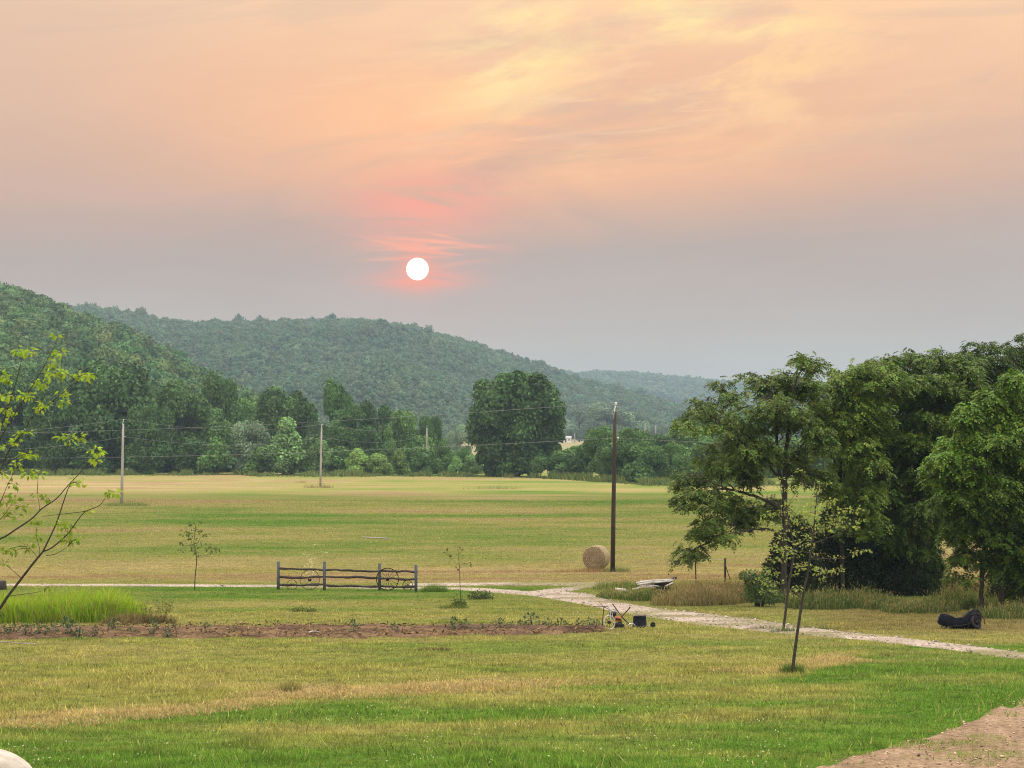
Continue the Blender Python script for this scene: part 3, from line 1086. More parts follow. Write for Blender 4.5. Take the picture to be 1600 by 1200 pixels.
DK = np.array([0.050, 0.104, 0.030])
MD = np.array([0.076, 0.148, 0.041])
LT = np.array([0.115, 0.205, 0.070])
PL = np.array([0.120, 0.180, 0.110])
BR = np.array([0.155, 0.255, 0.065])
g1 = "trees along the far edge of the field"
g2 = "trees of the second row behind the field edge"
g3 = "bushes along the far edge of the field"
FT = [
    # px, top row, width px, distance, form, mesh, tint, name, label, group
    (-75, 590, 150, 515, 'round', 0, MD, "tree", "tall tree beyond the picture edge, left of the bright yellow leaved sapling", g1),
    (18, 588, 120, 525, 'round', 1, DK, "tree", "dark tree behind the yellow leaved sapling at the left edge", g1),
    (85, 605, 90, 505, 'round', 2, DK, "tree", "dark tree between the yellow leaved sapling and the broad dark tree", g1),
    (168, 573, 150, 512, 'round', 3, DK, "tree", "broad dark tree rising behind the leftmost grey utility pole", g1),
    (235, 640, 75, 500, 'tall', 0, DK, "tree", "dark narrow tree just right of the leftmost grey utility pole", g1),
    (282, 607, 105, 520, 'round', 1, MD, "tree", "mid green tree with a lit top, right of the broad dark tree", g1),
    (345, 592, 90, 540, 'round', 0, MD, "tree", "mid green rounded tree behind the pointed tree in the left woods edge", g1),
    (338, 662, 76, 494, 'cone', 0, MD * 1.1, "tree", "pointed full tree standing in front of the woods edge at left", g1),
    (392, 664, 62, 497, 'tall', 1, PL, "tree", "silvery pale tree just right of the pointed tree", g1),
    (448, 656, 92, 492, 'cone', 1, LT, "tree", "light green pyramid tree left of the second grey utility pole", g1),
    (447, 606, 98, 535, 'round', 2, MD, "tree", "rounded mid green tree rising behind the light green pyramid tree", g2),
    (392, 628, 70, 560, 'round', 3, MD, "tree", "rounded tree showing between the silvery tree and the hill", g2),
    (528, 604, 62, 530, 'round', 1, DK * 1.15, "tree", "dark tree with a top leaning right, behind the second grey utility pole", g1),
    (556, 640, 90, 515, 'round', 0, DK, "tree", "very dark tree mass right of the second grey utility pole", g1),
    (590, 628, 62, 522, 'tall', 2, DK, "tree", "dark tall tree at the right end of the dark group", g1),
    (500, 690, 42, 490, 'bush', 0, LT, "bush", "light bush at the foot of the second grey utility pole", g3),
    (562, 703, 52, 488, 'bush', 1, BR, "bush", "bright green bushy sapling, leftmost of the bright row", g3),
    (592, 710, 44, 486, 'bush', 2, BR, "bush", "bright green low bushy sapling in the middle of the bright row", g3),
    (624, 704, 46, 489, 'cone', 2, BR, "bush", "bright green pointed sapling, rightmost of the bright row", g3),
    (606, 672, 44, 503, 'cone', 1, MD, "tree", "small pointed green tree between the dark group and the third pole", g1),
    (640, 648, 76, 515, 'tall', 0, MD, "tree", "upright mid green tree left of the third grey utility pole", g1),
    (672, 655, 44, 520, 'tall', 1, DK * 1.2, "tree", "thin topped tree behind the third grey utility pole", g1),
    (655, 700, 50, 498, 'bush', 0, MD, "bush", "dark bush left of the foot of the third grey utility pole", g3),
    (690, 690, 40, 500, 'bush', 1, MD, "bush", "mid green bush right of the third grey utility pole", g3),
    (713, 702, 32, 494, 'cone', 0, LT, "bush", "small light sapling left of the big lone tree", g3),
    (738, 712, 36, 500, 'bush', 2, LT, "bush", "low light bush at the left foot of the big lone tree", g3),
    (718, 664, 48, 760, 'round', 2, PL * 1.1, "tree", "pale hazy tree in the gap left of the big lone tree", None),
    (862, 690, 52, 470, 'bush', 0, DK * 1.2, "bush", "dark bush at the right foot of the big lone tree", g3),
    (895, 700, 60, 460, 'bush', 1, MD, "bush", "mid green bush in front of the pale far meadow", g3),
    (938, 672, 66, 440, 'round', 1, MD, "tree", "mid green tree just left of the tall brown utility pole", g1),
    (990, 672, 66, 420, 'round', 3, MD * 1.1, "tree", "mid green tree just right of the tall brown utility pole", g1),
    (1020, 700, 60, 405, 'bush', 2, DK * 1.1, "bush", "dark bush right of the tall brown utility pole", g3),
    (1048, 694, 60, 410, 'round', 0, MD, "tree", "round topped small tree between the brown pole and the right hand trees", g1),
    (1090, 640, 92, 450, 'round', 2, MD, "tree", "taller tree behind the round topped small tree", g1),
    (1135, 650, 80, 455, 'tall', 0, MD, "tree", "tree of the field edge seen at the left side of the airy branched tree", g1),
    (1185, 690, 80, 420, 'round', 1, MD, "tree", "tree of the field edge seen behind the airy branched tree", g1),
    (1250, 685, 90, 430, 'round', 3, MD, "tree", "tree of the field edge seen right behind the trunks of the airy branched tree", g1),
    (1315, 690, 90, 425, 'bush', 0, MD, "bush", "bush of the field edge seen behind the slim forked tree", g3),
    (1390, 690, 110, 425, 'round', 0, MD, "tree", "tree of the field edge hidden behind the vine covered tree", g1),
    (1490, 690, 120, 425, 'round', 2, MD, "tree", "tree of the field edge behind the gap in the right hand trees", g1),
    (1600, 690, 120, 425, 'round', 1, MD, "tree", "tree of the field edge behind the rightmost trunks", g1),
    (845, 716, 44, 463, 'bush', 3, MD, "bush", "low bush hard against the right foot of the big lone tree", g3),
    (880, 706, 66, 452, 'bush', 0, MD * .9, "bush", "wide low bush in front of the pale far meadow, left of the mid green one", g3),
    (916, 697, 58, 448, 'bush', 3, DK * 1.2, "bush", "dark wide bush left of the tree beside the brown pole", g3),
    (963, 692, 66, 428, 'round', 2, MD, "tree", "low round tree directly behind the tall brown pole", g1),
    (1003, 694, 60, 412, 'bush', 1, MD * .9, "bush", "bush right of the brown pole under the mid green tree", g3),
    (1030, 684, 62, 428, 'round', 1, DK * 1.1, "tree", "darker round tree left of and behind the round topped small tree", g1),
    (1072, 668, 76, 440, 'round', 3, MD, "tree", "round tree between the round topped small tree and the taller tree behind it", g1),
    (1105, 688, 74, 418, 'bush', 2, MD, "bush", "bush at the foot of the taller tree by the airy branched tree", g3),
    (702, 706, 44, 506, 'bush', 3, MD, "bush", "bush between the third grey pole and the small light sapling", g3),
    (728, 702, 40, 508, 'bush', 1, DK * 1.2, "bush", "dark bush between the small light sapling and the big lone tree", g3),
    (410, 700, 60, 489, 'bush', 2, MD, "bush", "bush under the silvery pale tree", g3),
    (305, 690, 70, 496, 'bush', 3, DK * 1.2, "bush", "dark bush at the left foot of the pointed tree", g3),
    (215, 695, 70, 500, 'bush', 0, DK * 1.2, "bush", "dark bush just right of the foot of the leftmost grey pole", g3),
    (140, 690, 80, 503, 'bush', 2, DK * 1.2, "bush", "dark bush left of the leftmost grey pole", g3),
    (530, 700, 60, 493, 'bush', 1, MD, "bush", "mid green bush between the second grey pole and the bright row", g3),
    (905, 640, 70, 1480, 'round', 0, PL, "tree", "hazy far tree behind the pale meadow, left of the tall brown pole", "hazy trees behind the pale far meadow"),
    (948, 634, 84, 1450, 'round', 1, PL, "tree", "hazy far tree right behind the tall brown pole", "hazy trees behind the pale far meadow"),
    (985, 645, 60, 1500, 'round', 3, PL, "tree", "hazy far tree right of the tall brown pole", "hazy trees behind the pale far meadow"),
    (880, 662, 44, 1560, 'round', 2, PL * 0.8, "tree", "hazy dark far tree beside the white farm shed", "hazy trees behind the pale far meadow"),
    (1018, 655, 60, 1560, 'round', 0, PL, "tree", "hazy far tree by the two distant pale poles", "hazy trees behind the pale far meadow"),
]
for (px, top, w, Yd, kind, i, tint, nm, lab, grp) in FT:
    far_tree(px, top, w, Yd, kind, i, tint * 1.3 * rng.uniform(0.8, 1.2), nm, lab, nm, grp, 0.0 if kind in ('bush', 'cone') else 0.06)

# woods behind the first row: rows of trees rising toward the nearer hill
for j, (px, top, w, Yd) in enumerate([(-40, 560, 120, 640), (60, 575, 110, 650), (110, 590, 90, 690), (225, 600, 80, 660), (262, 618, 70, 640), (318, 622, 66, 650), (372, 612, 66, 700), (415, 622, 64, 680), (475, 634, 60, 660), (610, 648, 60, 620), (660, 668, 50, 640)]):
    far_tree(px, top, w, Yd, 'round', j % 4, MD * rng.uniform(0.85, 1.2), "tree", None, "tree", "trees of the deeper woods at the foot of the nearer hill")["label"] = \
        ["woodland tree above the yellow leaved sapling, beyond the picture edge", "woodland tree behind the dark tree at the left edge", "woodland tree showing between the left edge tree and the broad dark tree", "woodland tree over the right shoulder of the broad dark tree", "woodland tree behind the lit topped mid green tree, lower on its left", "woodland tree in the dip behind the pointed full tree", "woodland tree over the silvery pale tree", "woodland tree left of the tree behind the light green pyramid", "woodland tree between the light green pyramid and the second pole", "woodland tree behind the small pointed green tree", "low woodland tree behind the third grey pole"][j]

# the big lone tree in the middle
def lone_tree():
    Yd = 470.0
    x0 = float(ray(806, HOR)[0] * Yd)
    root = empty("big_tree", (x0, Yd, 0), "huge dark rounded lone tree standing in the middle of the far field edge", "tree")
    s = ppm(Yd)
    # lobes from the outline of the crown: dx px from the trunk, row, radius px
    L = [(-38, 625, 30), (-10, 612, 30), (22, 610, 28), (45, 622, 26), (-48, 650, 26), (-20, 645, 32), (15, 640, 34), (48, 648, 28), (-50, 680, 24), (-22, 678, 30), (12, 672, 34), (46, 676, 26), (60, 660, 17), (-58, 665, 14), (-34, 703, 24), (-5, 705, 26), (22, 705, 24), (-45, 715, 14), (-12, 728, 20), (14, 728, 18), (62, 640, 13), (-52, 606, 12), (8, 594, 14), (-18, 596, 12), (36, 598, 13), (66, 683, 11), (54, 700, 12), (-38, 732, 12)]
    C, Rr = [], []
    W, H = 150 / s, 34.0
    mb = MB()
    for (dx, row, r) in L:
        z = CAMZ + (HOR - row) / F * Yd
        for dy in (rng.uniform(-5, 1), rng.uniform(-9, 5)):
            C.append((dx / s + rng.uniform(-.6, .6), dy, z))
            Rr.append(r / s * rng.uniform(.85, 1.05))
    crown_mesh(mb, 'round', 0, 36000, 0.72, (1, 1), lobes=(np.array(C), np.array(Rr)), tint=0.3)
    c = mb.build("crown", M_LEAF_FAR, root)
    c.color = (*[float(v) for v in DK * 1.25], 1)
    t = MB()
    trunk_mesh(t, 16, 0.8, (0.5, 0), 7, 0.3)
    t.build("trunk", M_BARK, root, True)


lone_tree()

# ------------------------------------------------------------------ grass
def blades(mb, X, Y, Z, h, w, col, lean=0.35, tipcol=1.15):
    """one triangle per blade, curved ones two"""
    n = len(X)
    a = rng.uniform(0, 2 * np.pi, n)
    side = np.stack([np.cos(a), np.sin(a), np.zeros(n)], 1)
    lv = np.stack([rng.normal(size=n), rng.normal(size=n), np.zeros(n)], 1) * lean
    B = np.stack([X, Y, Z], 1)
    T = B + lv * h[:, None] + np.array([0, 0, 1.0]) * h[:, None]
    V = np.stack([B - side * w[:, None] / 2, B + side * w[:, None] / 2, T], 1).reshape(-1, 3)
    C = np.stack([col * 0.95, col * 0.95, col * tipcol], 1).reshape(-1, 3)
    mb.add(V, np.arange(3 * n).reshape(-1, 3), C)


def grass_zone(mb, Y0, Y1, density, hmin, hmax, w, tmax=0.27, clump=0.5, seed=0):
    area = tmax * ((Y1 + 30) ** 2 - (Y0 + 30) ** 2)
    n = int(area * density)
    u = rng.random(n)
    Y = np.sqrt((Y0 + 30) ** 2 + u * ((Y1 + 30) ** 2 - (Y0 + 30) ** 2)) - 30
    X = rng.uniform(-tmax, tmax, n) * (Y + 30)
    c1 = fbm(X / 0.55, Y / 0.55, 101 + seed, 3)
    c2 = fbm(X / 2.4, Y / 2.4, 111 + seed, 3)
    keep = rng.random(n) < (1 - clump) + clump * smooth((c1 * 0.6 + c2 * 0.4 - 0.36) / 0.22)
    if Y1 <= 150:
        # lane, bed and drive stay bare except where the turf creeps over their edges
        for nm, ax_, ay_, sc_, p0, th in (('garden_bed', 2.5, 3.0, .8, .30, .50), ('gravel_lane', 3.0, 4.0, .9, .55, .53), ('dirt_drive', 6.0, 9.0, 1.4, .80, .56)):
            Xd = X + (fbm(X / sc_, Y / sc_, 121, 3) - .5) * ax_
            Yd = Y + (fbm(X / sc_, Y / sc_, 122, 3) - .5) * ay_
            bare = in_strips(X, Y, [nm], 0.0) & in_strips(Xd, Yd, [nm], 0.0)
            pr = p0 * smooth((fbm(X / .9, Y / 1.2, 123, 3) - th) / .09)
            if nm == 'gravel_lane':
                pr = np.maximum(pr, .75 * (X < -3.5) * smooth((fbm(X / 2.2, Y / .8, 124, 3) - .38) / .1))
            keep &= (~bare) | (rng.random(n) < pr)
    X, Y, c1, c2 = X[keep], Y[keep], c1[keep], c2[keep]
    n = len(X)
    base = grass_colour(X, Y)
    tall = smooth((c2 - 0.45) / 0.25)
    h = (hmin + (hmax - hmin) * (0.35 * rng.random(n) + 0.65 * rng.random(n) * tall)) * rng.uniform(0.7, 1.2, n)
    br = (1 + (0.28 if Y0 < 100 else 0.16) * rng.normal(size=(n, 1))).clip(0.45, 1.8)
    dead = rng.random(n) < (0.10 if Y0 < 100 else 0.04)
    base = np.where(dead[:, None], base * 0.5 + STRAW * 0.5, base)
    base = base * (0.66 + 0.62 * smooth((c1 - 0.25) / 0.5))[:, None]
    blades(mb, X, Y, field_z(X, Y) - 0.01 + (fbm(X / 1.3, Y / 1.3, 61, 3) - 0.5) * 0.05 * (Y < 180), h, w * rng.uniform(0.6, 1.4, n), base * br, 0.45)


mb = MB()
grass_zone(mb, 27, 46, 520, 0.03, 0.165, 0.015, seed=1)
grass_zone(mb, 27, 66, 26, 0.10, 0.26, 0.03, clump=.97, seed=5)
grass_zone(mb, 46, 66, 300, 0.035, 0.15, 0.019, seed=1)
grass_zone(mb, 66, 100, 130, 0.04, 0.12, 0.026, seed=1)
grass_zone(mb, 100, 150, 75, 0.03, 0.11, 0.034, seed=1)
grass_zone(mb, 150, 300, 13, 0.04, 0.12, 0.08, seed=2)
o = mb.build("grass", M_GRASS)
tag(o, "short mown lawn and hay field grass, green near and straw coloured further off", "grass", kind='stuff')


def tall_grass(name, label, outline, n, h0, h1, w, col, seeds=None, lean=0.25, cat="tall grass", seed_h=0.9):
    """patch of tall blades; outline: (px, py) ground pixels of an ellipse list [(px, py, rx_m, ry_m, height factor)]"""
    mb = MB()
    per = n // len(outline)
    for (px, py, rx, ry, hf) in outline:
        c = gp(px, py)
        r = np.sqrt(rng.random(per))
        a = rng.uniform(0, 2 * np.pi, per)
        X, Y = c[0] + r * np.cos(a) * rx, c[1] + r * np.sin(a) * ry
        prof = (1 - 0.55 * r ** 3) * (0.65 + 0.7 * fbm(X / 0.7, Y / 0.7, 131, 3))
        h = (h0 + (h1 - h0) * rng.random(per)) * prof * hf
        col_ = np.asarray(col) * (1 + 0.25 * rng.normal(size=(per, 1))).clip(0.45, 1.7) * (1 + 0.12 * rng.normal(size=(per, 3)))
        k = rng.random(per) < 0.12
        col_ = np.where(k[:, None], STRAW * 0.8, col_)
        aa = rng.uniform(0, 2 * np.pi, per)
        side = np.stack([np.cos(aa), np.sin(aa), np.zeros(per)], 1) * (w * rng.uniform(.6, 1.3, per))[:, None] / 2
        lv = np.stack([rng.normal(size=per), rng.normal(size=per), np.zeros(per)], 1) * lean
        B = np.stack([X, Y, field_z(X, Y) - 0.02], 1)
        M = B + lv * h[:, None] * 0.35 + np.array([0, 0, 0.62]) * h[:, None]
        T = B + lv * h[:, None] * 1.1 + np.array([0, 0, 1.0]) * h[:, None] * (1 - 0.25 * np.linalg.norm(lv, axis=1))[:, None]
        V = np.stack([B - side, B + side, M + side * .8, M - side * .8, T], 1).reshape(-1, 3)
        i = np.arange(per)[:, None] * 5
        mb.add(V, [np.hstack([i, i + 1, i + 2, i + 3]), np.hstack([i + 3, i + 2, i + 4])], np.repeat(col_.clip(0.01, .9), 5, axis=0))
        if seeds is not None:
            kk = rng.random(per) < 0.30
            m = int(kk.sum())
            leaf_quads(mb, T[kk] - np.array([0, 0, 0.04]), unit(np.array([0, 0, 1.0]) + 0.35 * rng.normal(size=(m, 3))), rand_dirs(m), rng.uniform(.08, .2, m) * seed_h, 0.035, np.asarray(seeds) * (1 + .25 * rng.normal(size=(m, 1))).clip(.5, 1.6))
    o = mb.build(name, M_GRASS)
    return tag(o, label, cat, kind='stuff')


tall_grass("tall_grass", "tall bright yellow green grass patch at the left edge beside the garden bed",
           [(px, py, 1.1, 1.0, hf) for px, py, hf in [(-60, 974, 1.0), (-25, 972, .95), (5, 973, .95), (30, 971, 1), (55, 972, .9), (80, 970, .95), (105, 972, .95), (130, 970, 1.0), (155, 971, 1.08), (180, 970, 1.02), (20, 964, 1), (70, 963, 1), (120, 963, 1.05), (165, 963, 1.08), (190, 966, .75)]],
           15000, 0.75, 1.45, 0.026, (0.24, 0.36, 0.028), None, 0.30)
tall_grass("dry_weeds", "low brownish weeds at the right end of the tall bright grass patch",
           [(205, 974, .9, .7, .7), (230, 974, .8, .6, .7), (250, 974, .7, .5, .6), (190, 976, .8, .4, .6)], 1500, 0.25, 0.75, 0.03, (0.15, 0.13, 0.06), (0.2, 0.14, 0.09), 0.35, "weeds")
tall_grass("seedhead_grass", "tall pinkish brown seedhead grass mound right of the board heap",
           [(1060, 945, 1.3, 1.5, .85), (1085, 944, 1.4, 1.8, 1.0), (1110, 943, 1.3, 1.6, 1.0), (1135, 941, 1.2, 1.5, .9), (1075, 930, 1.6, 2.2, 1), (1115, 930, 1.6, 2.2, 1), (1150, 930, 1.4, 2.0, .9), (1175, 930, 1.4, 1.8, .8)],
           9000, 0.5, 1.05, 0.024, (0.215, 0.195, 0.085), (0.33, 0.245, 0.165), 0.3)
tall_grass("shore_weeds", "green weeds around the foot of the white board heap",
           [(955, 934, .8, 1.3, .7), (985, 936, .9, 1.2, .7), (1005, 938, .9, 1.0, .9), (1022, 937, .8, 1.0, .9), (960, 920, 1.2, 2.5, .7), (990, 918, 1.2, 2.0, .6), (1040, 925, .8, 1.5, .8)], 4500, 0.3, 0.85, 0.024, (0.11, 0.165, 0.045), (0.27, 0.22, 0.12), 0.3, "weeds")
tall_grass("shade_weeds", "dim green weeds and grass under the right hand trees",
           [(1190, 940, 1.6, 1.5, .7), (1280, 950, 1.5, 1.5, .9), (1310, 948, 1.6, 1.6, 1.0), (1345, 946, 1.6, 1.6, .9), (1380, 950, 1.4, 1.4, .6), (1425, 957, 1.3, 1.2, .5), (1450, 955, 1.4, 1.4, .6), (1490, 950, 1.5, 1.8, .9), (1520, 950, 1.5, 1.8, .9), (1570, 965, 1.6, 1.3, .6), (1610, 962, 1.6, 1.3, .7)],
           12000, 0.45, 1.15, 0.03, (0.10, 0.145, 0.045), (0.25, 0.22, 0.10), 0.3, "weeds")
tall_grass("gap_grass", "dry tall grass seen through the gap in the right hand trees",
           [(1480, 925, 2.2, 2.2, .9), (1510, 925, 2.2, 2.2, .9), (1450, 925, 2, 2, .7), (1590, 925, 3, 2, .7), (1300, 905, 3, 3, .6), (1220, 905, 3, 3, .6)], 6000, 0.5, 1.2, 0.03, (0.27, 0.235, 0.10), (0.36, 0.28, 0.17), 0.3)
tall_grass("dry_grass", "longer bleached dry grass in the straw strip across the near lawn",
           [(430, 1088, 1.2, 1.2, .8), (470, 1086, 1.2, 1.3, .7), (540, 1086, 1.2, 1.3, .7), (620, 1082, 1.2, 1.2, .8), (660, 1080, 1.2, 1.2, 1.0), (700, 1078, 1.2, 1.2, 1.0), (745, 1076, 1.1, 1.2, .9), (800, 1073, 1.2, 1.2, .7), (860, 1068, 1.2, 1.2, .6),
            (40, 1136, 1.0, .9, .6), (120, 1130, 1.0, .9, .7), (200, 1120, 1.0, .9, .8), (270, 1115, 1.0, .9, .8), (330, 1108, 1.0, .9, .7), (390, 1100, 1.0, 1.0, .7), (1180, 1048, 1.4, 1.4, .6), (1270, 1040, 1.3, 1.3, .6), (1310, 1032, 1.0, 1.2, .6)],
           15000, 0.10, 0.30, 0.014, (0.40, 0.32, 0.165), (0.42, 0.33, 0.18), 0.55, "dry grass", .5)
# weeds along the foot of the tree line
mb = MB()
n = 26000
pxs = rng.uniform(-60, 1700, n)
yy = np.interp(pxs, [-60, 380, 400, 500, 700, 830, 900, 1000, 1100, 1700], [492, 490, 482, 478, 478, 462, 440, 392, 386, 400]) + rng.normal(size=n) * 4 + (fbm(pxs / 40, pxs * 0, 151, 3) - .5) * 16
X = (pxs - 800) / F * yy
hh = rng.uniform(0.4, 1.5, n) * smooth((fbm(pxs / 22, pxs * 0 + 4, 152, 3) - 0.30) / 0.3) + 0.15
cc = np.array([0.10, 0.145, 0.05]) * (1 + .25 * rng.normal(size=(n, 1))).clip(.5, 1.6) * np.where(rng.random((n, 1)) < .2, np.array([1.6, 1.15, 1.2]), 1)
blades(mb, X, yy, ground_z(X, yy) - .05, hh, rng.uniform(.25, .6, n), cc, .5)
o = mb.build("edge_weeds", M_GRASS)
tag(o, "rough weeds and grass along the foot of the far trees", "weeds", kind='stuff')


# understorey closing the foot of the woods behind the first trees
def understorey():
    mb = MB()
    V, tri, quad, c = crown_proto(5, 600, 0.14, ICO1)
    pts = []
    for (p0, p1, y0, y1, k) in [(-120, 690, 512, 600, 125), (1120, 1750, 440, 480, 45)]:
        for _ in range(k):
            pts.append((rng.uniform(p0, p1), rng.uniform(y0, y1)))
    for (p, y) in pts:
        w, h = rng.uniform(8, 13), rng.uniform(5, 9)
        t = MD * rng.uniform(.7, 1.2)
        mb.add(V * np.array([w, w, h]) + np.array([(p - 800) / F * y, y, float(ground_z((p - 800) / F * y, y)) - .4]), [tri, quad], c * t)
    o = mb.build("woodland_understorey", M_LEAF_FAR)
    tag(o, "dense understorey filling the foot of the woods behind the field edge trees", "undergrowth", kind='stuff')


understorey()


# ------------------------------------------------------------------ grass tufts and little bushes out on the lawn
def tuft(px, py, n, rx, ry, h, col, name, label, cat="grass tuft", group=None, broad=False, leaf=0.16):
    c = gp(px, py)
    mb, st = MB(), MB()
    r = np.sqrt(rng.random(n))
    a = rng.uniform(0, 2 * np.pi, n)
    X, Y = r * np.cos(a) * rx, r * np.sin(a) * ry
    hh = h * rng.uniform(.4, 1.1, n) * (1 - .5 * r ** 2)
    col_ = np.asarray(col) * (1 + .28 * rng.normal(size=(n, 1))).clip(.4, 1.7)
    if broad:
        P = np.stack([X, Y, hh * rng.random(n)], 1)
        leaf_quads(mb, P, unit(np.stack([X / rx, Y / ry, np.full(n, .5)], 1) + .7 * rng.normal(size=(n, 3))), unit(rng.normal(size=(n, 3)) * .6 + np.array([0, 0, .8])), rng.uniform(.6, 1.2, n) * leaf, rng.uniform(.4, .7, n) * leaf, col_)
        for i in range(0, n, max(1, n // 24)):
            st.tube([(X[i] * .3, Y[i] * .3, -.05), P[i]], [.012, .006], 4)
    else:
        blades(mb, X, Y, np.full(n, -.02), hh, rng.uniform(.012, .03, n), col_, .35)
    if broad:
        root = empty(name, c, label, cat, group)
        mb.build("leaves", M_GRASS, root)
        st.build("stem", M_BARK, root)
        return root
    o = mb.build(name, M_GRASS, loc=c)
    return tag(o, label, cat, group)


tuft(198, 790, 700, 2.9, 1.5, 1.0, (.11, .17, .05), "grass_tuft", "long green grass tuft around the foot of the leftmost grey pole")
tuft(497, 762, 350, 2.6, 1.6, 1.1, (.17, .12, .075), "grass_tuft", "brown grass tuft around the foot of the second grey pole")
tuft(470, 754, 120, 1.2, 1.0, .7, (.16, .13, .07), "grass_tuft", "faint brown tuft just left of the second grey pole")
tuft(964, 893, 260, .95, .8, .55, (.14, .17, .07), "grass_tuft", "grass tuft at the right foot of the tall brown pole")
tuft(940, 892, 420, 1.6, .8, .42, (.27, .18, .10), "grass_tuft", "straw coloured tuft between the hay bale and the brown pole")
tuft(905, 893, 420, 1.8, .8, .35, (.27, .18, .10), "grass_tuft", "straw coloured tuft left of the hay bale")
tuft(680, 924, 650, .75, .6, .6, (.10, .17, .035), "grass_tuft", "dark green grass tuft just right of the fence")
tuft(708, 950, 420, .7, .5, .32, (.12, .16, .05), "grass_tuft", "low green tuft beside the thin sapling")
tuft(750, 936, 420, .62, .5, .5, (.075, .105, .05), "weed_clump", "dark leafy clump on the lawn right of the thin sapling", "weed", None, True, .12)
tuft(717, 949, 300, .32, .3, .6, (.10, .15, .045), "weed_clump", "leafy weed around the foot of the thin sapling", "weed", None, True, .12)
tuft(474, 956, 350, .6, .45, .26, (.10, .14, .045), "weed_clump", "low dark weed patch on the lawn in front of the fence", "weed", None, True, .09)
tuft(1238, 1051, 500, .34, .3, .40, (.075, .135, .032), "grass_tuft", "grass tuft around the foot of the nearer forked sapling")
tuft(1224, 988, 300, .5, .35, .38, (.10, .14, .05), "grass_tuft", "grass tuft around the foot of the farther sapling")
tuft(1270, 983, 260, .9, .4, .35, (.13, .14, .065), "grass_tuft", "grass tuft at the lane side right of the farther sapling")
tuft(1195, 984, 240, .6, .4, .32, (.13, .14, .065), "grass_tuft", "grass tuft at the lane side left of the farther sapling")
tuft(452, 1083, 300, .30, .3, .42, (.17, .16, .06), "grass_tuft", "olive grass tuft standing in the dry strip of the lawn")
tuft(530, 1080, 200, .30, .3, .30, (.25, .20, .09), "grass_tuft", "straw tuft in the dry strip right of the olive tuft")
tuft(668, 1016, 200, .42, .3, .16, (.13, .10, .06), "grass_tuft", "low brown tuft on the lawn below the garden bed, left of a pair")
tuft(692, 1016, 200, .36, .3, .18, (.13, .10, .06), "grass_tuft", "low brown tuft on the lawn below the garden bed, right of a pair")
tag(tuft(770, 764, 420, 5.5, 3, .9, (.12, .15, .065), "weed_patch", "rough weed patch out on the far field in front of the big lone tree", "weeds"), kind="stuff")

# ------------------------------------------------------------------ near trees with limbs and compound leaves
def compound_leaves(mb, P, D, L, pairs, ll, lw, col, droop=0.35):
    """sprays of leaflets: rachis from P along D, pairs of leaflets and one at the tip"""
    n = len(P)
    D = unit(D)
    S = unit(np.cross(D, np.array([0, 0, 1.0]) + 0.25 * rng.normal(size=(n, 3))))
    U = np.cross(S, D)
    L = np.asarray(L).reshape(-1, 1) * np.ones((n, 1))
    for k in range(pairs + 1):
        t = (k + 0.8) / (pairs + 0.8)
        B = P + D * L * t + np.array([0, 0, -1.0]) * L * droop * t * t
        tone = (1 + 0.16 * rng.normal(size=(n, 1))).clip(.6, 1.5)
        sz = ll * (1 - 0.35 * abs(t - 0.5)) * rng.uniform(.8, 1.2, n)
        if k == pairs:
            leaf_quads(mb, B, D + np.array([0, 0, -.5]), U + .3 * rng.normal(size=(n, 3)), sz, lw, col * tone)
        else:
            for s in (-1, 1):
                dd = unit(S * s + D * 0.55 + np.array([0, 0, -0.35]) + .18 * rng.normal(size=(n, 3)))
                leaf_quads(mb, B, dd, U + .35 * rng.normal(size=(n, 3)), sz, lw, col * tone)


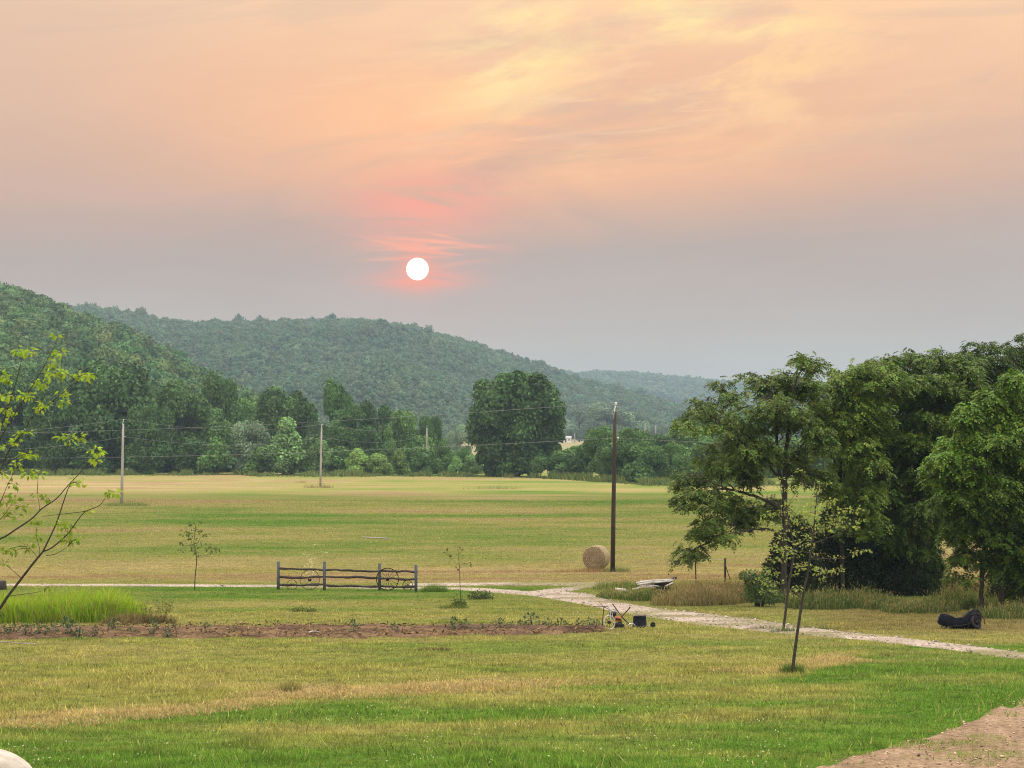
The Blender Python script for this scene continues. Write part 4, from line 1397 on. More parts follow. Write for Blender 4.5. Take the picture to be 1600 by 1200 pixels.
def near_tree(name, label, Yd, trunks, clumps, r0, tint, sprays, bright=None, L=0.34, pairs=4, ll=0.17, lw=0.085, cat="tree", group=None, spread_y=1.0, bark=None, twigs=7):
    """trunks: list of pixel paths [(px,row),...] with a radius factor; clumps: (px,row,rx,ry[,dY[,tone[,density]]])"""
    s = ppm(Yd)
    base = np.array([*at(trunks[0][1][0][0], trunks[0][1][0][1], Yd)])
    base[2] = float(field_z(0, Yd))
    root = empty(name, base, label, cat, group)
    wood = MB()
    nodes = []
    for ti, (rf, path) in enumerate(trunks):
        P = np.array([at(p[0], p[1], Yd + (p[2] if len(p) > 2 else 0)) for p in path])
        if ti == 0:
            P[0, 2] = base[2] - 0.3
        Q = spline(P, 5 * len(P)) - base
        # slight crookedness
        Q[1:-1] += rng.normal(size=(len(Q) - 2, 3)) * 0.02
        r = r0 * rf * np.linspace(1.0, 0.30, len(Q))
        wood.tube(Q, r, 8)
        nodes += [(q, rr) for q, rr in zip(Q, r)]
    NP = np.array([q for q, _ in nodes])
    NR = np.array([r for _, r in nodes])
    fol = MB()
    area = sum(c[2] * c[3] * (c[6] if len(c) > 6 else 1) for c in clumps)
    for c in clumps:
        px, row, rx, ry = c[:4]
        dY = c[4] if len(c) > 4 else rng.uniform(-1, 1) * spread_y * 1.6
        tone = c[5] if len(c) > 5 else 1.0
        dens = c[6] if len(c) > 6 else 1.0
        C = at(px, row, Yd + dY) - base
        rad = np.array([rx / s, max(0.7, (rx + ry) / 2 / s) * spread_y, ry / s])
        # limb from the nearest wood lying lower than the clump
        d = np.linalg.norm(NP - C, axis=1) + np.where(NP[:, 2] > C[2] + 0.3, 3.0, 0) + np.where(NP[:, 2] < 1.0, 2.0, 0)
        i = int(np.argmin(d))
        st = NP[i]
        mid = st * 0.45 + C * 0.55 + np.array([0, 0, 0.12 * np.linalg.norm(C - st)])
        limb = spline([st, mid, C], 10)
        limb[1:-1] += rng.normal(size=(len(limb) - 2, 3)) * 0.03
        r_a = min(NR[i] * 0.6, 0.015 + 0.018 * np.linalg.norm(C - st))
        wood.tube(limb, np.linspace(r_a, max(0.012, r_a * 0.35), len(limb)), 6)
        for _ in range(twigs):
            e = C + rand_dirs(1)[0] * rad * rng.uniform(.6, 1.0)
            b = limb[rng.integers(len(limb) // 2, len(limb))]
            wood.tube(spline([b, (b + e) / 2 + np.array([0, 0, .08]), e], 6), np.linspace(.014, .005, 7), 4)
        n = max(6, int(sprays * rx * ry * dens / area))
        # foliage sits in thin drooping pads, several to a clump
        npad = int(np.clip(rx * ry / 55, 1, 16))
        pid = rng.integers(0, npad, n)
        pc = C + np.clip(rng.normal(size=(npad, 3)) * .48, -.95, .95) * rad
        pr = rng.uniform(.32, .68, npad) * max(rad[0], .5) * (1.0 if npad > 2 else 1.4)
        ptone = 1 + rng.uniform(-.22, .22, npad)
        ptilt = rng.normal(size=(npad, 2)) * .30
        a = rng.uniform(0, 2 * np.pi, n)
        rr = np.sqrt(rng.random(n)) * (1 + .25 * np.sin(a * 3 + pid * 1.7))
        q = pr[pid] * rr
        dx, dy = q * np.cos(a), q * np.sin(a)
        dz = dx * ptilt[pid, 0] + dy * ptilt[pid, 1] - .38 * pr[pid] * rr ** 2 + rng.normal(size=n) * .12
        Pp = pc[pid] + np.stack([dx, dy, dz], 1)
        D = unit(np.stack([np.cos(a), np.sin(a), -.12 - .25 * rr], 1) + rng.normal(size=(n, 3)) * np.array([.55, .55, .25]))
        for k in range(npad):
            b = limb[rng.integers(len(limb) // 2, len(limb))]
            wood.tube(spline([b, (b + pc[k]) / 2 + np.array([0, 0, .06]), pc[k]], 6), np.linspace(.02, .007, 7), 4)
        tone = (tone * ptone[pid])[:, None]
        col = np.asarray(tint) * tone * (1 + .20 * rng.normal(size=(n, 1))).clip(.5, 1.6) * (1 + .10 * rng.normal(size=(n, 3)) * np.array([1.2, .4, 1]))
        compound_leaves(fol, Pp, D, L * rng.uniform(.7, 1.25, n), pairs, ll, lw, col.clip(.005, .6))
    wood.build("trunk", bark or M_BARK, root, True)
    fol.build("crown", M_LEAF, root)
    return root


near_tree("tree", "airy branched tree with drooping lower branches at the left of the right hand trees", 108,
          [(1.0, [(1224, 962), (1225, 900), (1226, 809), (1227, 751), (1227, 717), (1232, 681), (1234, 650), (1238, 615), (1246, 588)]),
           (.62, [(1227, 770), (1218, 735), (1214, 690), (1213, 655), (1206, 620), (1200, 600)]),
           (.45, [(1222, 750), (1205, 732), (1195, 704), (1161, 676), (1135, 661), (1105, 652)]),
           (.55, [(1227, 815), (1214, 792), (1189, 779), (1161, 770), (1129, 764, -1), (1090, 775, -2), (1072, 792, -2)]),
           (.50, [(1226, 850), (1208, 830), (1186, 826, -.5), (1170, 828, -1), (1142, 834, -1.5), (1114, 845, -2), (1090, 856, -2), (1075, 868, -2)]),
           (.40, [(1229, 730), (1240, 712), (1258, 690), (1275, 675)])],
          [(1270, 572, 22, 13), (1248, 566, 14, 9), (1225, 584, 32, 14), (1190, 600, 26, 14), (1175, 588, 18, 8), (1132, 598, 14, 8), (1140, 620, 26, 11), (1106, 622, 9, 5), (1094, 640, 26, 12), (1072, 655, 16, 8), (1200, 628, 40, 18), (1252, 612, 38, 22), (1180, 656, 42, 18), (1120, 662, 28, 11), (1240, 655, 32, 22), (1150, 695, 42, 20), (1122, 722, 34, 18), (1092, 745, 32, 13), (1062, 760, 18, 9), (1190, 706, 38, 18), (1280, 690, 22, 26), (1250, 710, 28, 18), (1165, 740, 30, 14), (1262, 742, 24, 16),
           (1075, 785, 16, 20, -2), (1105, 775, 28, 12, -1.5), (1140, 783, 28, 14, -1), (1170, 798, 32, 16), (1150, 812, 28, 12), (1110, 818, 28, 14, -2), (1085, 832, 17, 10, -2), (1076, 858, 16, 10, -2), (1066, 872, 9, 6, -2), (1112, 838, 22, 8, -2), (1200, 788, 24, 18), (1288, 742, 20, 18), (1098, 858, 14, 6, -2)],
          0.17, (.092, .144, .023), 6600, spread_y=1.1)

near_tree("tree", "slim many stemmed tree with bright leaf pads, second of the right hand trees", 112,
          [(1.0, [(1318, 955), (1315, 850), (1313, 770), (1313, 735), (1316, 700), (1313, 660), (1318, 620), (1330, 590)]),
           (.7, [(1313, 775), (1309, 736), (1300, 714), (1289, 699), (1272, 686)]),
           (.6, [(1315, 760), (1326, 720), (1340, 690), (1362, 660), (1380, 620)])],
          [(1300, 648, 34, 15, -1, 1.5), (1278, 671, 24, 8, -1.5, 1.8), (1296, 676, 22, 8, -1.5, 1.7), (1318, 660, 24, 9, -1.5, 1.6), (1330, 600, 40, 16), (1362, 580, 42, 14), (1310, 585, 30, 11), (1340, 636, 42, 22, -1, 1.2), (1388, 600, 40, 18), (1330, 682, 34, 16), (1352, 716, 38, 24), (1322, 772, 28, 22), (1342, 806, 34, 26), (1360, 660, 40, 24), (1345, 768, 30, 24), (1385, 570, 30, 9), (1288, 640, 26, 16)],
          0.11, (.108, .172, .022), 6000)

near_tree("tree", "broad dense vine covered tree, third of the right hand trees", 116,
          [(1.0, [(1450, 958), (1452, 900), (1461, 834), (1469, 806), (1480, 780), (1490, 740), (1488, 680), (1480, 620)]),
           (.8, [(1420, 960), (1418, 890), (1424, 820), (1430, 760), (1420, 690), (1415, 620)]),
           (.5, [(1425, 840), (1400, 800), (1385, 760), (1370, 720)]),
           (.5, [(1478, 790), (1500, 740), (1515, 690), (1520, 640)])],
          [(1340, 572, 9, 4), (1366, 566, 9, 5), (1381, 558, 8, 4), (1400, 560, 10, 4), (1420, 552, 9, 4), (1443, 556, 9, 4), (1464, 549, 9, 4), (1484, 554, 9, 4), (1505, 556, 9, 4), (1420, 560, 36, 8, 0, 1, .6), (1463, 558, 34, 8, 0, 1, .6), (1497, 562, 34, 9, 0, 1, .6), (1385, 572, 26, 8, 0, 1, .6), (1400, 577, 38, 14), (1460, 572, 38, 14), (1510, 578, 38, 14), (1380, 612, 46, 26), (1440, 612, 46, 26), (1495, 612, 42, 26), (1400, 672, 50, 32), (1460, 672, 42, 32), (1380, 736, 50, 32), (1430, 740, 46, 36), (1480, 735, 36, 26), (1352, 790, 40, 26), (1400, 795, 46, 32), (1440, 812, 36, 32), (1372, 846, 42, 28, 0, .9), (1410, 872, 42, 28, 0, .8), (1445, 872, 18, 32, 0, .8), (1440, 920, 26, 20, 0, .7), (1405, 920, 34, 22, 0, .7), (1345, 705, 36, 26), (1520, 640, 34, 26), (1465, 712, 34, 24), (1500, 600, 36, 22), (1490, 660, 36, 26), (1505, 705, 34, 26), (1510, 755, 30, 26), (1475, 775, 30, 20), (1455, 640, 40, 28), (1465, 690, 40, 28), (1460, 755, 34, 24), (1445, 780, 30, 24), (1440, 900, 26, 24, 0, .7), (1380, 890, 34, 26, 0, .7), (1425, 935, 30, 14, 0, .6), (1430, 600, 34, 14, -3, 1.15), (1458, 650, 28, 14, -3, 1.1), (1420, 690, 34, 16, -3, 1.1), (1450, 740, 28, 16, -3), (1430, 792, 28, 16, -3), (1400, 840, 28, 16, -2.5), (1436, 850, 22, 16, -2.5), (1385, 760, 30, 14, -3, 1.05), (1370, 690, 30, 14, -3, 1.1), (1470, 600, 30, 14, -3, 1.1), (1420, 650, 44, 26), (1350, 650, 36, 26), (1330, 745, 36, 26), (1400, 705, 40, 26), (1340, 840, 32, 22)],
          0.24, (.078, .134, .018), 31000, spread_y=1.2)

near_tree("tree", "tall dark thin topped tree behind the nearest bright green tree", 121,
          [(1.0, [(1538, 955), (1536, 880), (1545, 800), (1550, 720), (1545, 650), (1540, 590), (1548, 560)]),
           (.6, [(1546, 660), (1570, 610), (1590, 570), (1600, 550)])],
          [(1524, 537, 9, 5), (1548, 536, 10, 5), (1572, 539, 9, 4), (1594, 531, 10, 5), (1527, 550, 24, 8, 0, 1, .7), (1552, 545, 26, 8, 0, 1, .7), (1590, 544, 28, 10, 0, 1, .7), (1518, 566, 26, 11), (1578, 568, 36, 15), (1545, 585, 34, 16), (1622, 560, 40, 24), (1540, 620, 40, 24), (1600, 610, 40, 26), (1560, 670, 40, 30), (1605, 690, 40, 40), (1570, 760, 40, 40), (1620, 780, 40, 50)],
          0.17, (.066, .118, .020), 6400)

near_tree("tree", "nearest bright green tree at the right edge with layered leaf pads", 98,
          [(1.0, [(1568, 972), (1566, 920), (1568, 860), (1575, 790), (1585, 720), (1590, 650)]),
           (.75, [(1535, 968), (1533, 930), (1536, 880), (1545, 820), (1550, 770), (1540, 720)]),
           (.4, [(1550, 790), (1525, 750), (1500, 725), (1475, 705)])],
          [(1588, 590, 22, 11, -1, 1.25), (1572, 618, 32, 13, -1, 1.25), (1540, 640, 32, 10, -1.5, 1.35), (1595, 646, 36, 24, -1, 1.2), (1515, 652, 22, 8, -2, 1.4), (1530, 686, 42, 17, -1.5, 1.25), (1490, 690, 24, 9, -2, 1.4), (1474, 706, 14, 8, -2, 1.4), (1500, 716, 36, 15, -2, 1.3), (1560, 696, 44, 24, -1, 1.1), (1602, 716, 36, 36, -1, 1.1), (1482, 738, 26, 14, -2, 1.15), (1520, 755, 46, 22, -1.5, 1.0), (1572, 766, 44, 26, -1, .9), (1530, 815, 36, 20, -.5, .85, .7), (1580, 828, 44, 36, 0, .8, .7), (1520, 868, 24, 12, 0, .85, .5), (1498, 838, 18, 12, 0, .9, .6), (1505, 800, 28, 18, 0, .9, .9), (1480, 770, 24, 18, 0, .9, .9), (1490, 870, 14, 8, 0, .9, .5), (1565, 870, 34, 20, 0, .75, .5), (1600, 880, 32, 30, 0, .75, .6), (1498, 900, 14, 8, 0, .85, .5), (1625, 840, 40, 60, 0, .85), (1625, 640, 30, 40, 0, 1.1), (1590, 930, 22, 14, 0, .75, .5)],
          0.16, (.086, .158, .017), 17000, spread_y=1.1)


# dark cedars under the big trees
def cedar(name, label, Yd, clumps, tint, n, leaf=0.2):
    s = ppm(Yd)
    px0 = clumps[0][0]
    base = at(px0, 940, Yd)
    base[2] = float(field_z(0, Yd))
    root = empty(name, base, label, "bush")
    fol, wood = MB(), MB()
    C = np.array([at(c[0], c[1], Yd + rng.uniform(-.6, .6)) - base for c in clumps])
    area = sum(c[2] * c[3] for c in clumps)
    for c, cc in zip(clumps, C):
        k = int(n * c[2] * c[3] / area)
        d = rand_dirs(k)
        rad = np.array([c[2] / s, c[2] / s, c[3] / s])
        P = cc + d * (rng.random(k) ** .4)[:, None] * rad
        P[:, 2] = np.maximum(P[:, 2], 0.05)
        D = unit(d + .5 * rng.normal(size=(k, 3)) + np.array([0, 0, .1]))
        leaf_quads(fol, P, D, rand_dirs(k), leaf * rng.uniform(.6, 1.3, k), leaf * .42, np.asarray(tint) * (1 + .25 * rng.normal(size=(k, 1))).clip(.4, 1.7))
        wood.tube(spline([(cc[0] * .3, cc[1] * .3, -.2), (cc * .6) * np.array([.8, .8, 1]), cc], 8), np.linspace(.06, .015, 9), 6)
    wood.build("stem", M_BARK, root, True)
    fol.build("foliage", M_LEAF, root)


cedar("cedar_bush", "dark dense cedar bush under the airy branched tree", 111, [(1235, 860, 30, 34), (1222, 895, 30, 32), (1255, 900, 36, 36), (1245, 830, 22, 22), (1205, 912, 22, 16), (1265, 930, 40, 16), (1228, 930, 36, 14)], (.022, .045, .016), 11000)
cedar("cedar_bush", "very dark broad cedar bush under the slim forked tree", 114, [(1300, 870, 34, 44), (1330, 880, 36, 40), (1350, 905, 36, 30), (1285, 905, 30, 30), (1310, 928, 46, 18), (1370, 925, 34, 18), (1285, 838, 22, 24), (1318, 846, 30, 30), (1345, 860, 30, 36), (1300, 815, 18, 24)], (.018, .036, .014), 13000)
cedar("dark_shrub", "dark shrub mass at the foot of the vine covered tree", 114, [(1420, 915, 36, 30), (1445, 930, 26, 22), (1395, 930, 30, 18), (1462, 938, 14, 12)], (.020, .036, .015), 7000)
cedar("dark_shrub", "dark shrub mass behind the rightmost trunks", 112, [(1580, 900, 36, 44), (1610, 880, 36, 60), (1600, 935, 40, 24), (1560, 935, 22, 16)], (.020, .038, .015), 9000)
cedar("leafy_shrub", "paler leafy shrub at the left foot of the dark cedar bush", 103, [(1186, 912, 20, 16), (1170, 900, 14, 9), (1200, 930, 20, 14), (1178, 928, 16, 12)], (.075, .125, .045), 1900, .17)
cedar("leafy_shrub", "low leafy shrub in front of the trunks beside the tipped wheelbarrow", 100, [(1560, 962, 22, 9), (1590, 958, 24, 12), (1470, 955, 16, 8), (1450, 958, 18, 7), (1520, 950, 16, 12)], (.060, .110, .035), 2200, .15)


# ------------------------------------------------------------------ saplings
def leaf_cluster(mb, C, n, leaf, rad, tint, droop=0.3, flat=0.5, aspect=.62):
    d = rand_dirs(n) * np.array([1, 1, flat])
    P = C + d * (rng.random(n) ** .5)[:, None] * rad
    D = unit(d + np.array([0, 0, -droop]) + .35 * rng.normal(size=(n, 3)))
    Nn = unit(rng.normal(size=(n, 3)) * .5 + np.array([0, 0, .8]))
    col = np.asarray(tint) * (1 + .2 * rng.normal(size=(n, 1))).clip(.5, 1.6) * (1 + .1 * rng.normal(size=(n, 3)))
    leaf_quads(mb, P, D, Nn, leaf * rng.uniform(.6, 1.25, n), leaf * aspect * rng.uniform(.7, 1.2, n), col.clip(.01, .8), .1)


def sapling(name, label, Yd, base_px, branches, clusters, tint, leaf, nleaf, rad, bark, group=None, flat=.5, droop=.3, aspect=.62):
    base = gp(*base_px) if base_px[1] > 745 else at(*base_px, Yd)
    Yd = Yd or base[1]
    base = np.array([float(ray(base_px[0], HOR)[0] * Yd), Yd, float(field_z(0, Yd))])
    root = empty(name, base, label, "sapling", group)
    wood, fol = MB(), MB()
    tips = []
    for (r0, r1, path) in branches:
        P = np.array([at(p[0], p[1], Yd + (p[2] if len(p) > 2 else 0)) for p in path]) - base
        Q = spline(P, 6 * len(P))
        wood.tube(Q, np.linspace(r0, r1, len(Q)), 7)
        tips.append(Q)
    allp = np.vstack(tips)
    for c in clusters:
        dY = c[3] if len(c) > 3 else rng.uniform(-.4, .4)
        C = at(c[0], c[1], Yd + dY) - base
        i = int(np.argmin(np.linalg.norm(allp - C, axis=1) + np.where(allp[:, 2] > C[2] + .05, .3, 0)))
        st = allp[i]
        wood.tube(spline([st, (st + C) / 2 + np.array([0, 0, .02]), C], 6), np.linspace(.008, .004, 7), 4)
        k = c[2] if len(c) > 2 else 1.0
        tone = c[4] if len(c) > 4 else 1.0
        leaf_cluster(fol, C, max(4, int(nleaf * k)), leaf, rad * math.sqrt(k), np.asarray(tint) * tone, droop, flat, aspect)
    wood.build("stem", bark, root, True)
    fol.build("leaves", M_LEAF_THIN, root)
    return root


sapling("sapling", "tall sapling with bright yellow green leaf tufts at the left edge, leaning into the picture", 50, (-66, 1108),
        [(0.0432, 0.0225, [(-66, 1114), (-58, 1040), (-30, 990), (0, 950), (12, 932), (25, 915), (52, 880), (67, 862)]),
         (0.0187, 0.0060, [(67, 862), (87, 820), (100, 782), (108, 760), (116, 752)]),
         (0.0173, 0.0045, [(67, 862), (82, 855), (105, 835), (122, 812), (134, 799), (155, 790), (166, 775), (170, 768)]),
         (0.0086, 0.0037, [(134, 799), (100, 803), (65, 807)]),
         (0.0101, 0.0037, [(72, 868), (85, 866), (100, 858), (112, 847)]),
         (0.0396, 0.0225, [(-62, 1060), (-60, 960), (-50, 880), (-40, 850)]),
         (0.0216, 0.0053, [(-40, 852), (0, 842), (25, 827), (50, 810), (65, 795), (87, 780), (105, 760), (122, 742), (140, 722), (148, 712)]),
         (0.0245, 0.0120, [(-42, 860), (-38, 800), (-25, 740), (-12, 705), (0, 672)]),
         (0.0115, 0.0037, [(0, 672), (17, 622), (27, 590), (35, 557), (37, 548)]),
         (0.0158, 0.0037, [(-20, 730), (0, 687), (15, 660), (45, 612), (67, 575), (82, 547), (91, 527)]),
         (0.0187, 0.0037, [(-30, 780), (-12, 752), (0, 735), (15, 702), (37, 675), (50, 652), (72, 635), (100, 612), (115, 600), (127, 588)]),
         (0.0086, 0.0030, [(4, 728), (32, 712), (70, 703), (100, 692)]),
         (0.0072, 0.0030, [(15, 702), (10, 690), (0, 675)]),
         (0.0086, 0.0030, [(12, 932), (32, 929), (60, 925), (76, 918)]),
         (0.0086, 0.0030, [(0, 812), (10, 800), (22, 780)]),
         (0.0086, 0.0030, [(-5, 800), (10, 762), (20, 742), (28, 730)]),
         (0.0072, 0.0030, [(60, 872), (62, 858), (57, 840), (58, 818)]),
         (0.0072, 0.0030, [(60, 872), (48, 858), (42, 850)]),
         (0.0058, 0.0023, [(62, 797), (60, 780), (58, 772)])],
        [(89, 524, .5), (37, 548, 1.1), (27, 549, .6), (48, 549, .6), (95, 552, .9), (88, 556, .6), (82, 568, .5), (76, 584, .9), (90, 583, .8), (98, 580, .6), (67, 598, .9), (60, 602, .5), (128, 586, 1.0), (118, 584, .6), (138, 585, .5), (97, 615, .6), (97, 628, .6), (70, 631, .9), (62, 637, .5), (36, 617, .9), (48, 618, .7), (5, 590, .9), (12, 592, .5), (4, 622, .9), (14, 618, .6), (15, 642, .9), (5, 640, .7), (2, 660, .6), (107, 684, 1.3), (95, 683, .7), (120, 682, .8), (150, 704, .8), (148, 718, .6), (156, 707, .4), (40, 711, 1), (52, 711, .6), (25, 726, .9), (47, 738, 1), (60, 740, .7), (4, 740, .7), (22, 757, .7, 0, .7), (32, 677, .6), (42, 674, .4), (25, 690, .6), (3, 696, .6),
         (117, 752, 1.1), (125, 757, .5), (172, 769, 1.0), (180, 769, .4), (134, 797, .5), (110, 843, 1.1, 0, .7), (100, 840, .6, 0, .7), (120, 842, .6, 0, .7), (100, 820, .9, 0, .8), (108, 819, .5, 0, .8), (15, 857, 1.0, 0, .7), (25, 860, .5, 0, .7), (5, 880, .4, 0, .6), (42, 853, .6, 0, .6), (60, 838, .7, 0, .7), (57, 813, .6, 0, .7), (33, 792, .8, 0, .7), (25, 780, .7, 0, .7), (5, 779, .8, 0, .6), (73, 777, .5, 0, .7), (58, 772, .4, 0, .7), (20, 804, .6, 0, .6), (5, 803, .4, 0, .6), (76, 917, .15, 0, .5)],
        (.25, .36, .045), .13, 24, .18, M_BARK, flat=.55, droop=.5)

g_dog = None
sapling("sapling", "nearer pale leafed sapling on the lawn, front one of the crossing pair", None, (1238, 1052),
        [(.050, .012, [(1237, 1056), (1243, 1009), (1249, 967), (1256, 924), (1262, 896), (1267, 859), (1271, 831), (1274, 797), (1277, 768)]),
         (.016, .005, [(1269, 850), (1288, 843), (1306, 836), (1322, 828), (1333, 820)]),
         (.014, .005, [(1266, 872), (1290, 873), (1318, 872), (1334, 864)]),
         (.010, .004, [(1263, 903), (1282, 905), (1300, 902)]),
         (.012, .004, [(1264, 890), (1245, 872), (1230, 862), (1216, 856)]),
         (.012, .004, [(1271, 835), (1255, 815), (1240, 800), (1228, 790)]),
         (.010, .004, [(1273, 815), (1288, 800), (1300, 785)]),
         (.010, .004, [(1252, 950), (1248, 930), (1250, 915)]),
         (.008, .003, [(1241, 1020), (1236, 1005), (1229, 985)])],
        [(1277, 766, .7), (1270, 790, .9), (1284, 792, .9), (1300, 782, .8), (1230, 790, 1), (1244, 800, 1.2), (1255, 814, 1.2), (1270, 822, 1.2), (1300, 815, 1.2), (1312, 822, 1), (1320, 797, .9), (1336, 796, .9), (1342, 814, .7), (1330, 824, .8), (1290, 828, 1), (1216, 856, 1), (1228, 860, 1.2), (1244, 866, 1), (1256, 850, 1), (1262, 886, 1.3), (1254, 884, .8), (1280, 892, 1.2), (1292, 894, .9), (1308, 890, .8), (1350, 860, .6), (1336, 862, .7), (1285, 905, .5), (1310, 872, .4), (1248, 918, .7), (1280, 806, 1), (1262, 802, 1), (1310, 804, .8), (1318, 812, .7), (1240, 782, .6), (1236, 832, .8), (1222, 842, .6)],
        (.24, .285, .095), .10, 26, .25, M_BARK, flat=.35, droop=.15)
sapling("sapling", "farther pale leafed sapling at the lane side, rear one of the crossing pair", None, (1224, 986),
        [(.055, .012, [(1223, 990), (1228, 952), (1233, 910), (1238, 882), (1241, 855), (1236, 830), (1230, 800), (1222, 775), (1219, 752)]),
         (.016, .005, [(1233, 912), (1214, 903), (1200, 898), (1186, 894)]),
         (.014, .005, [(1229, 944), (1216, 938), (1204, 926)]),
         (.012, .004, [(1237, 886), (1226, 880), (1214, 876)]),
         (.012, .004, [(1239, 868), (1250, 850), (1262, 838)]),
         (.012, .004, [(1234, 828), (1216, 815), (1200, 806)]),
         (.010, .004, [(1228, 795), (1240, 775), (1252, 760), (1250, 735)])],
        [(1219, 748, .8), (1214, 760, .5), (1228, 765, .7), (1200, 804, 1), (1212, 800, 1), (1190, 815, .8), (1226, 800, 1), (1236, 815, .9), (1186, 893, 1), (1197, 890, 1), (1208, 896, 1), (1190, 905, .8), (1200, 912, .9), (1214, 910, .8), (1204, 925, .9), (1214, 876, .9), (1226, 872, .9), (1262, 838, .9), (1250, 846, .8), (1240, 898, .8), (1250, 735, .5), (1252, 760, .7), (1205, 830, .8), (1215, 822, .8), (1240, 930, .6), (1195, 925, .7), (1290, 755, .4), (1275, 752, .3)],
        (.22, .27, .090), .12, 26, .29, M_BARK, flat=.35, droop=.15)
sapling("sapling", "small sparse leafed sapling on the lawn left of the fence", None, (305, 922),
        [(.030, .008, [(304, 925), (305, 900), (307, 880), (306, 862), (303, 848), (305, 830), (306, 818)]),
         (.012, .004, [(306, 866), (300, 850), (297, 840), (290, 832)]),
         (.012, .004, [(307, 870), (318, 870), (330, 862), (340, 856)]),
         (.010, .004, [(305, 856), (312, 842), (317, 834)]),
         (.008, .004, [(303, 850), (295, 852), (286, 856)])],
        [(306, 818, .8), (293, 818, .6), (288, 833, 1.0), (296, 832, .7), (318, 834, 1.2), (310, 828, .9), (303, 842, .8), (298, 853, .8), (312, 848, .8), (284, 847, .5), (284, 860, .5), (330, 860, .9), (340, 856, .8), (325, 855, .6), (303, 860, .8), (310, 865, .5)],
        (.080, .115, .04), .19, 15, .28, M_BARK, flat=.5)
sapling("sapling", "thin bare whip of a sapling with few leaves, on the lawn right of the fence", None, (720, 944),
        [(.022, .006, [(720, 948), (719, 920), (718, 895), (717, 875), (715, 855)]),
         (.008, .003, [(718, 882), (712, 879), (706, 874), (699, 864)]),
         (.007, .003, [(718, 884), (724, 882), (730, 880)]),
         (.006, .003, [(716, 866), (722, 862), (724, 860)])],
        [(715, 854, .5), (724, 860, .6), (731, 881, .8), (703, 872, .6), (717, 887, .4), (698, 863, .3)],
        (.085, .085, .045), .18, 8, .15, M_BARK, flat=.5)
sapling("dry_weed", "bleached dry weed with whitish plumes behind the left bay of the fence", None, (486, 916),
        [(.012, .004, [(486, 920), (486, 900), (488, 875), (490, 852)]), (.008, .003, [(486, 905), (482, 885), (478, 862)]), (.008, .003, [(487, 900), (496, 880), (505, 862)])],
        [(482, 880, 1.2), (488, 872, 1), (480, 893, 1.5), (490, 890, 1.2), (505, 862, .5), (496, 852, .3), (486, 905, 1.0), (478, 865, .5)],
        (.66, .58, .48), .13, 16, .24, M_BOARD, flat=.9, aspect=.3)


# tall thin weeds right of the bright grass
def stalks(px, py, label, n=9, h=1.1):
    root = empty("weed_stalks", gp(px, py), label, "weed")
    mb, fl = MB(), MB()
    for i in range(n):
        a = rng.uniform(0, 6.28)
        e = np.array([math.cos(a) * .45, math.sin(a) * .45, 1.0]) * h * rng.uniform(.5, 1.05)
        mb.tube(spline([(0, 0, -.05), e * .5 + np.array([0, 0, .08]), e], 6), np.linspace(.007, .003, 7), 4, col=np.array([.13, .12, .05]))
        for t_ in (.55, .75, 1.0):
            leaf_cluster(fl, e * t_ + np.array([0, 0, .06 * (1 - t_)]), 5, .10, .08, (.13, .15, .05), .1)
    mb.build("stem", M_GRASS, root)
    fl.build("leaves", M_LEAF_THIN, root)


stalks(256, 975, "thin fanned weed stalks at the right end of the tall bright grass", 11, 1.25)
stalks(228, 975, "dark upright weed stalks just left of the thin fanned stalks", 6, 1.0)

# ------------------------------------------------------------------ split rail fence with old wagon wheels
def local(base):
    s = ppm(base[1])

    def f(px, row, dy=0.0):
        return at(px, row, base[1] + dy) - base
    return f, s


def fence():
    base = gp(507, 922)
    root = empty("rail_fence", base, "weathered three bay split rail fence with dark posts before the gravel lane", "fence")
    feet, tops = [], []
    for (px, top, bot) in [(435, 877, 921), (507, 877, 922), (593, 880, 922), (650, 882, 924.5)]:
        g = gp(px, bot)
        t = at(px, top, g[1]) - base
        b = g - base
        feet.append(b)
        tops.append(t)
        mb = MB()
        w = .082
        z0, z1 = b[2] - .3, t[2]
        P = [(t[0] + rng.normal() * .01, t[1], z0), (t[0], t[1], (z0 + z1) / 2), (t[0], t[1], z1 - .01)]
        mb.tube(P, [w, w, w * .96], 12)
        o = mb.build("post", M_POST, root)
    f, s = local(base)
    rails = [[(888, 890), (901.5, 901), (913, 913)], [(890, 892), (900.5, 902), (915, 916)], [(891, 893), (904, 906), (915.5, 917)]]
    for k in range(3):
        for (ra, rb) in rails[k]:
            pa, pb = [435, 507, 593, 650][k], [435, 507, 593, 650][k + 1]
            ya, yb = feet[k][1], feet[k + 1][1]
            A, B = at(pa, ra, base[1] + ya) - base, at(pb, rb, base[1] + yb) - base
            n = 14
            t = np.linspace(-0.03, 1.03, n)[:, None]
            P = A * (1 - t) + B * t
            sag = rng.uniform(-.02, .05)
            P[:, 2] += -4 * sag * (t * (1 - t))[:, 0] + (fbm(t[:, 0] * 4 + k * 9.1 + ra, t[:, 0] * 0, 211, 3) - .5) * .10
            P[:, 1] += (fbm(t[:, 0] * 3 + k + rb, t[:, 0] * 0, 213, 3) - .5) * .06
            r = .060 * (0.60 + .8 * fbm(t[:, 0] * 5 + ra * 1.7, t[:, 0] * 0, 214, 3))
            r[0] *= .6
            r[-1] *= .6
            mb = MB()
            mb.tube(P, r, 7)
            mb.build("rail", M_RAIL, root)


fence()


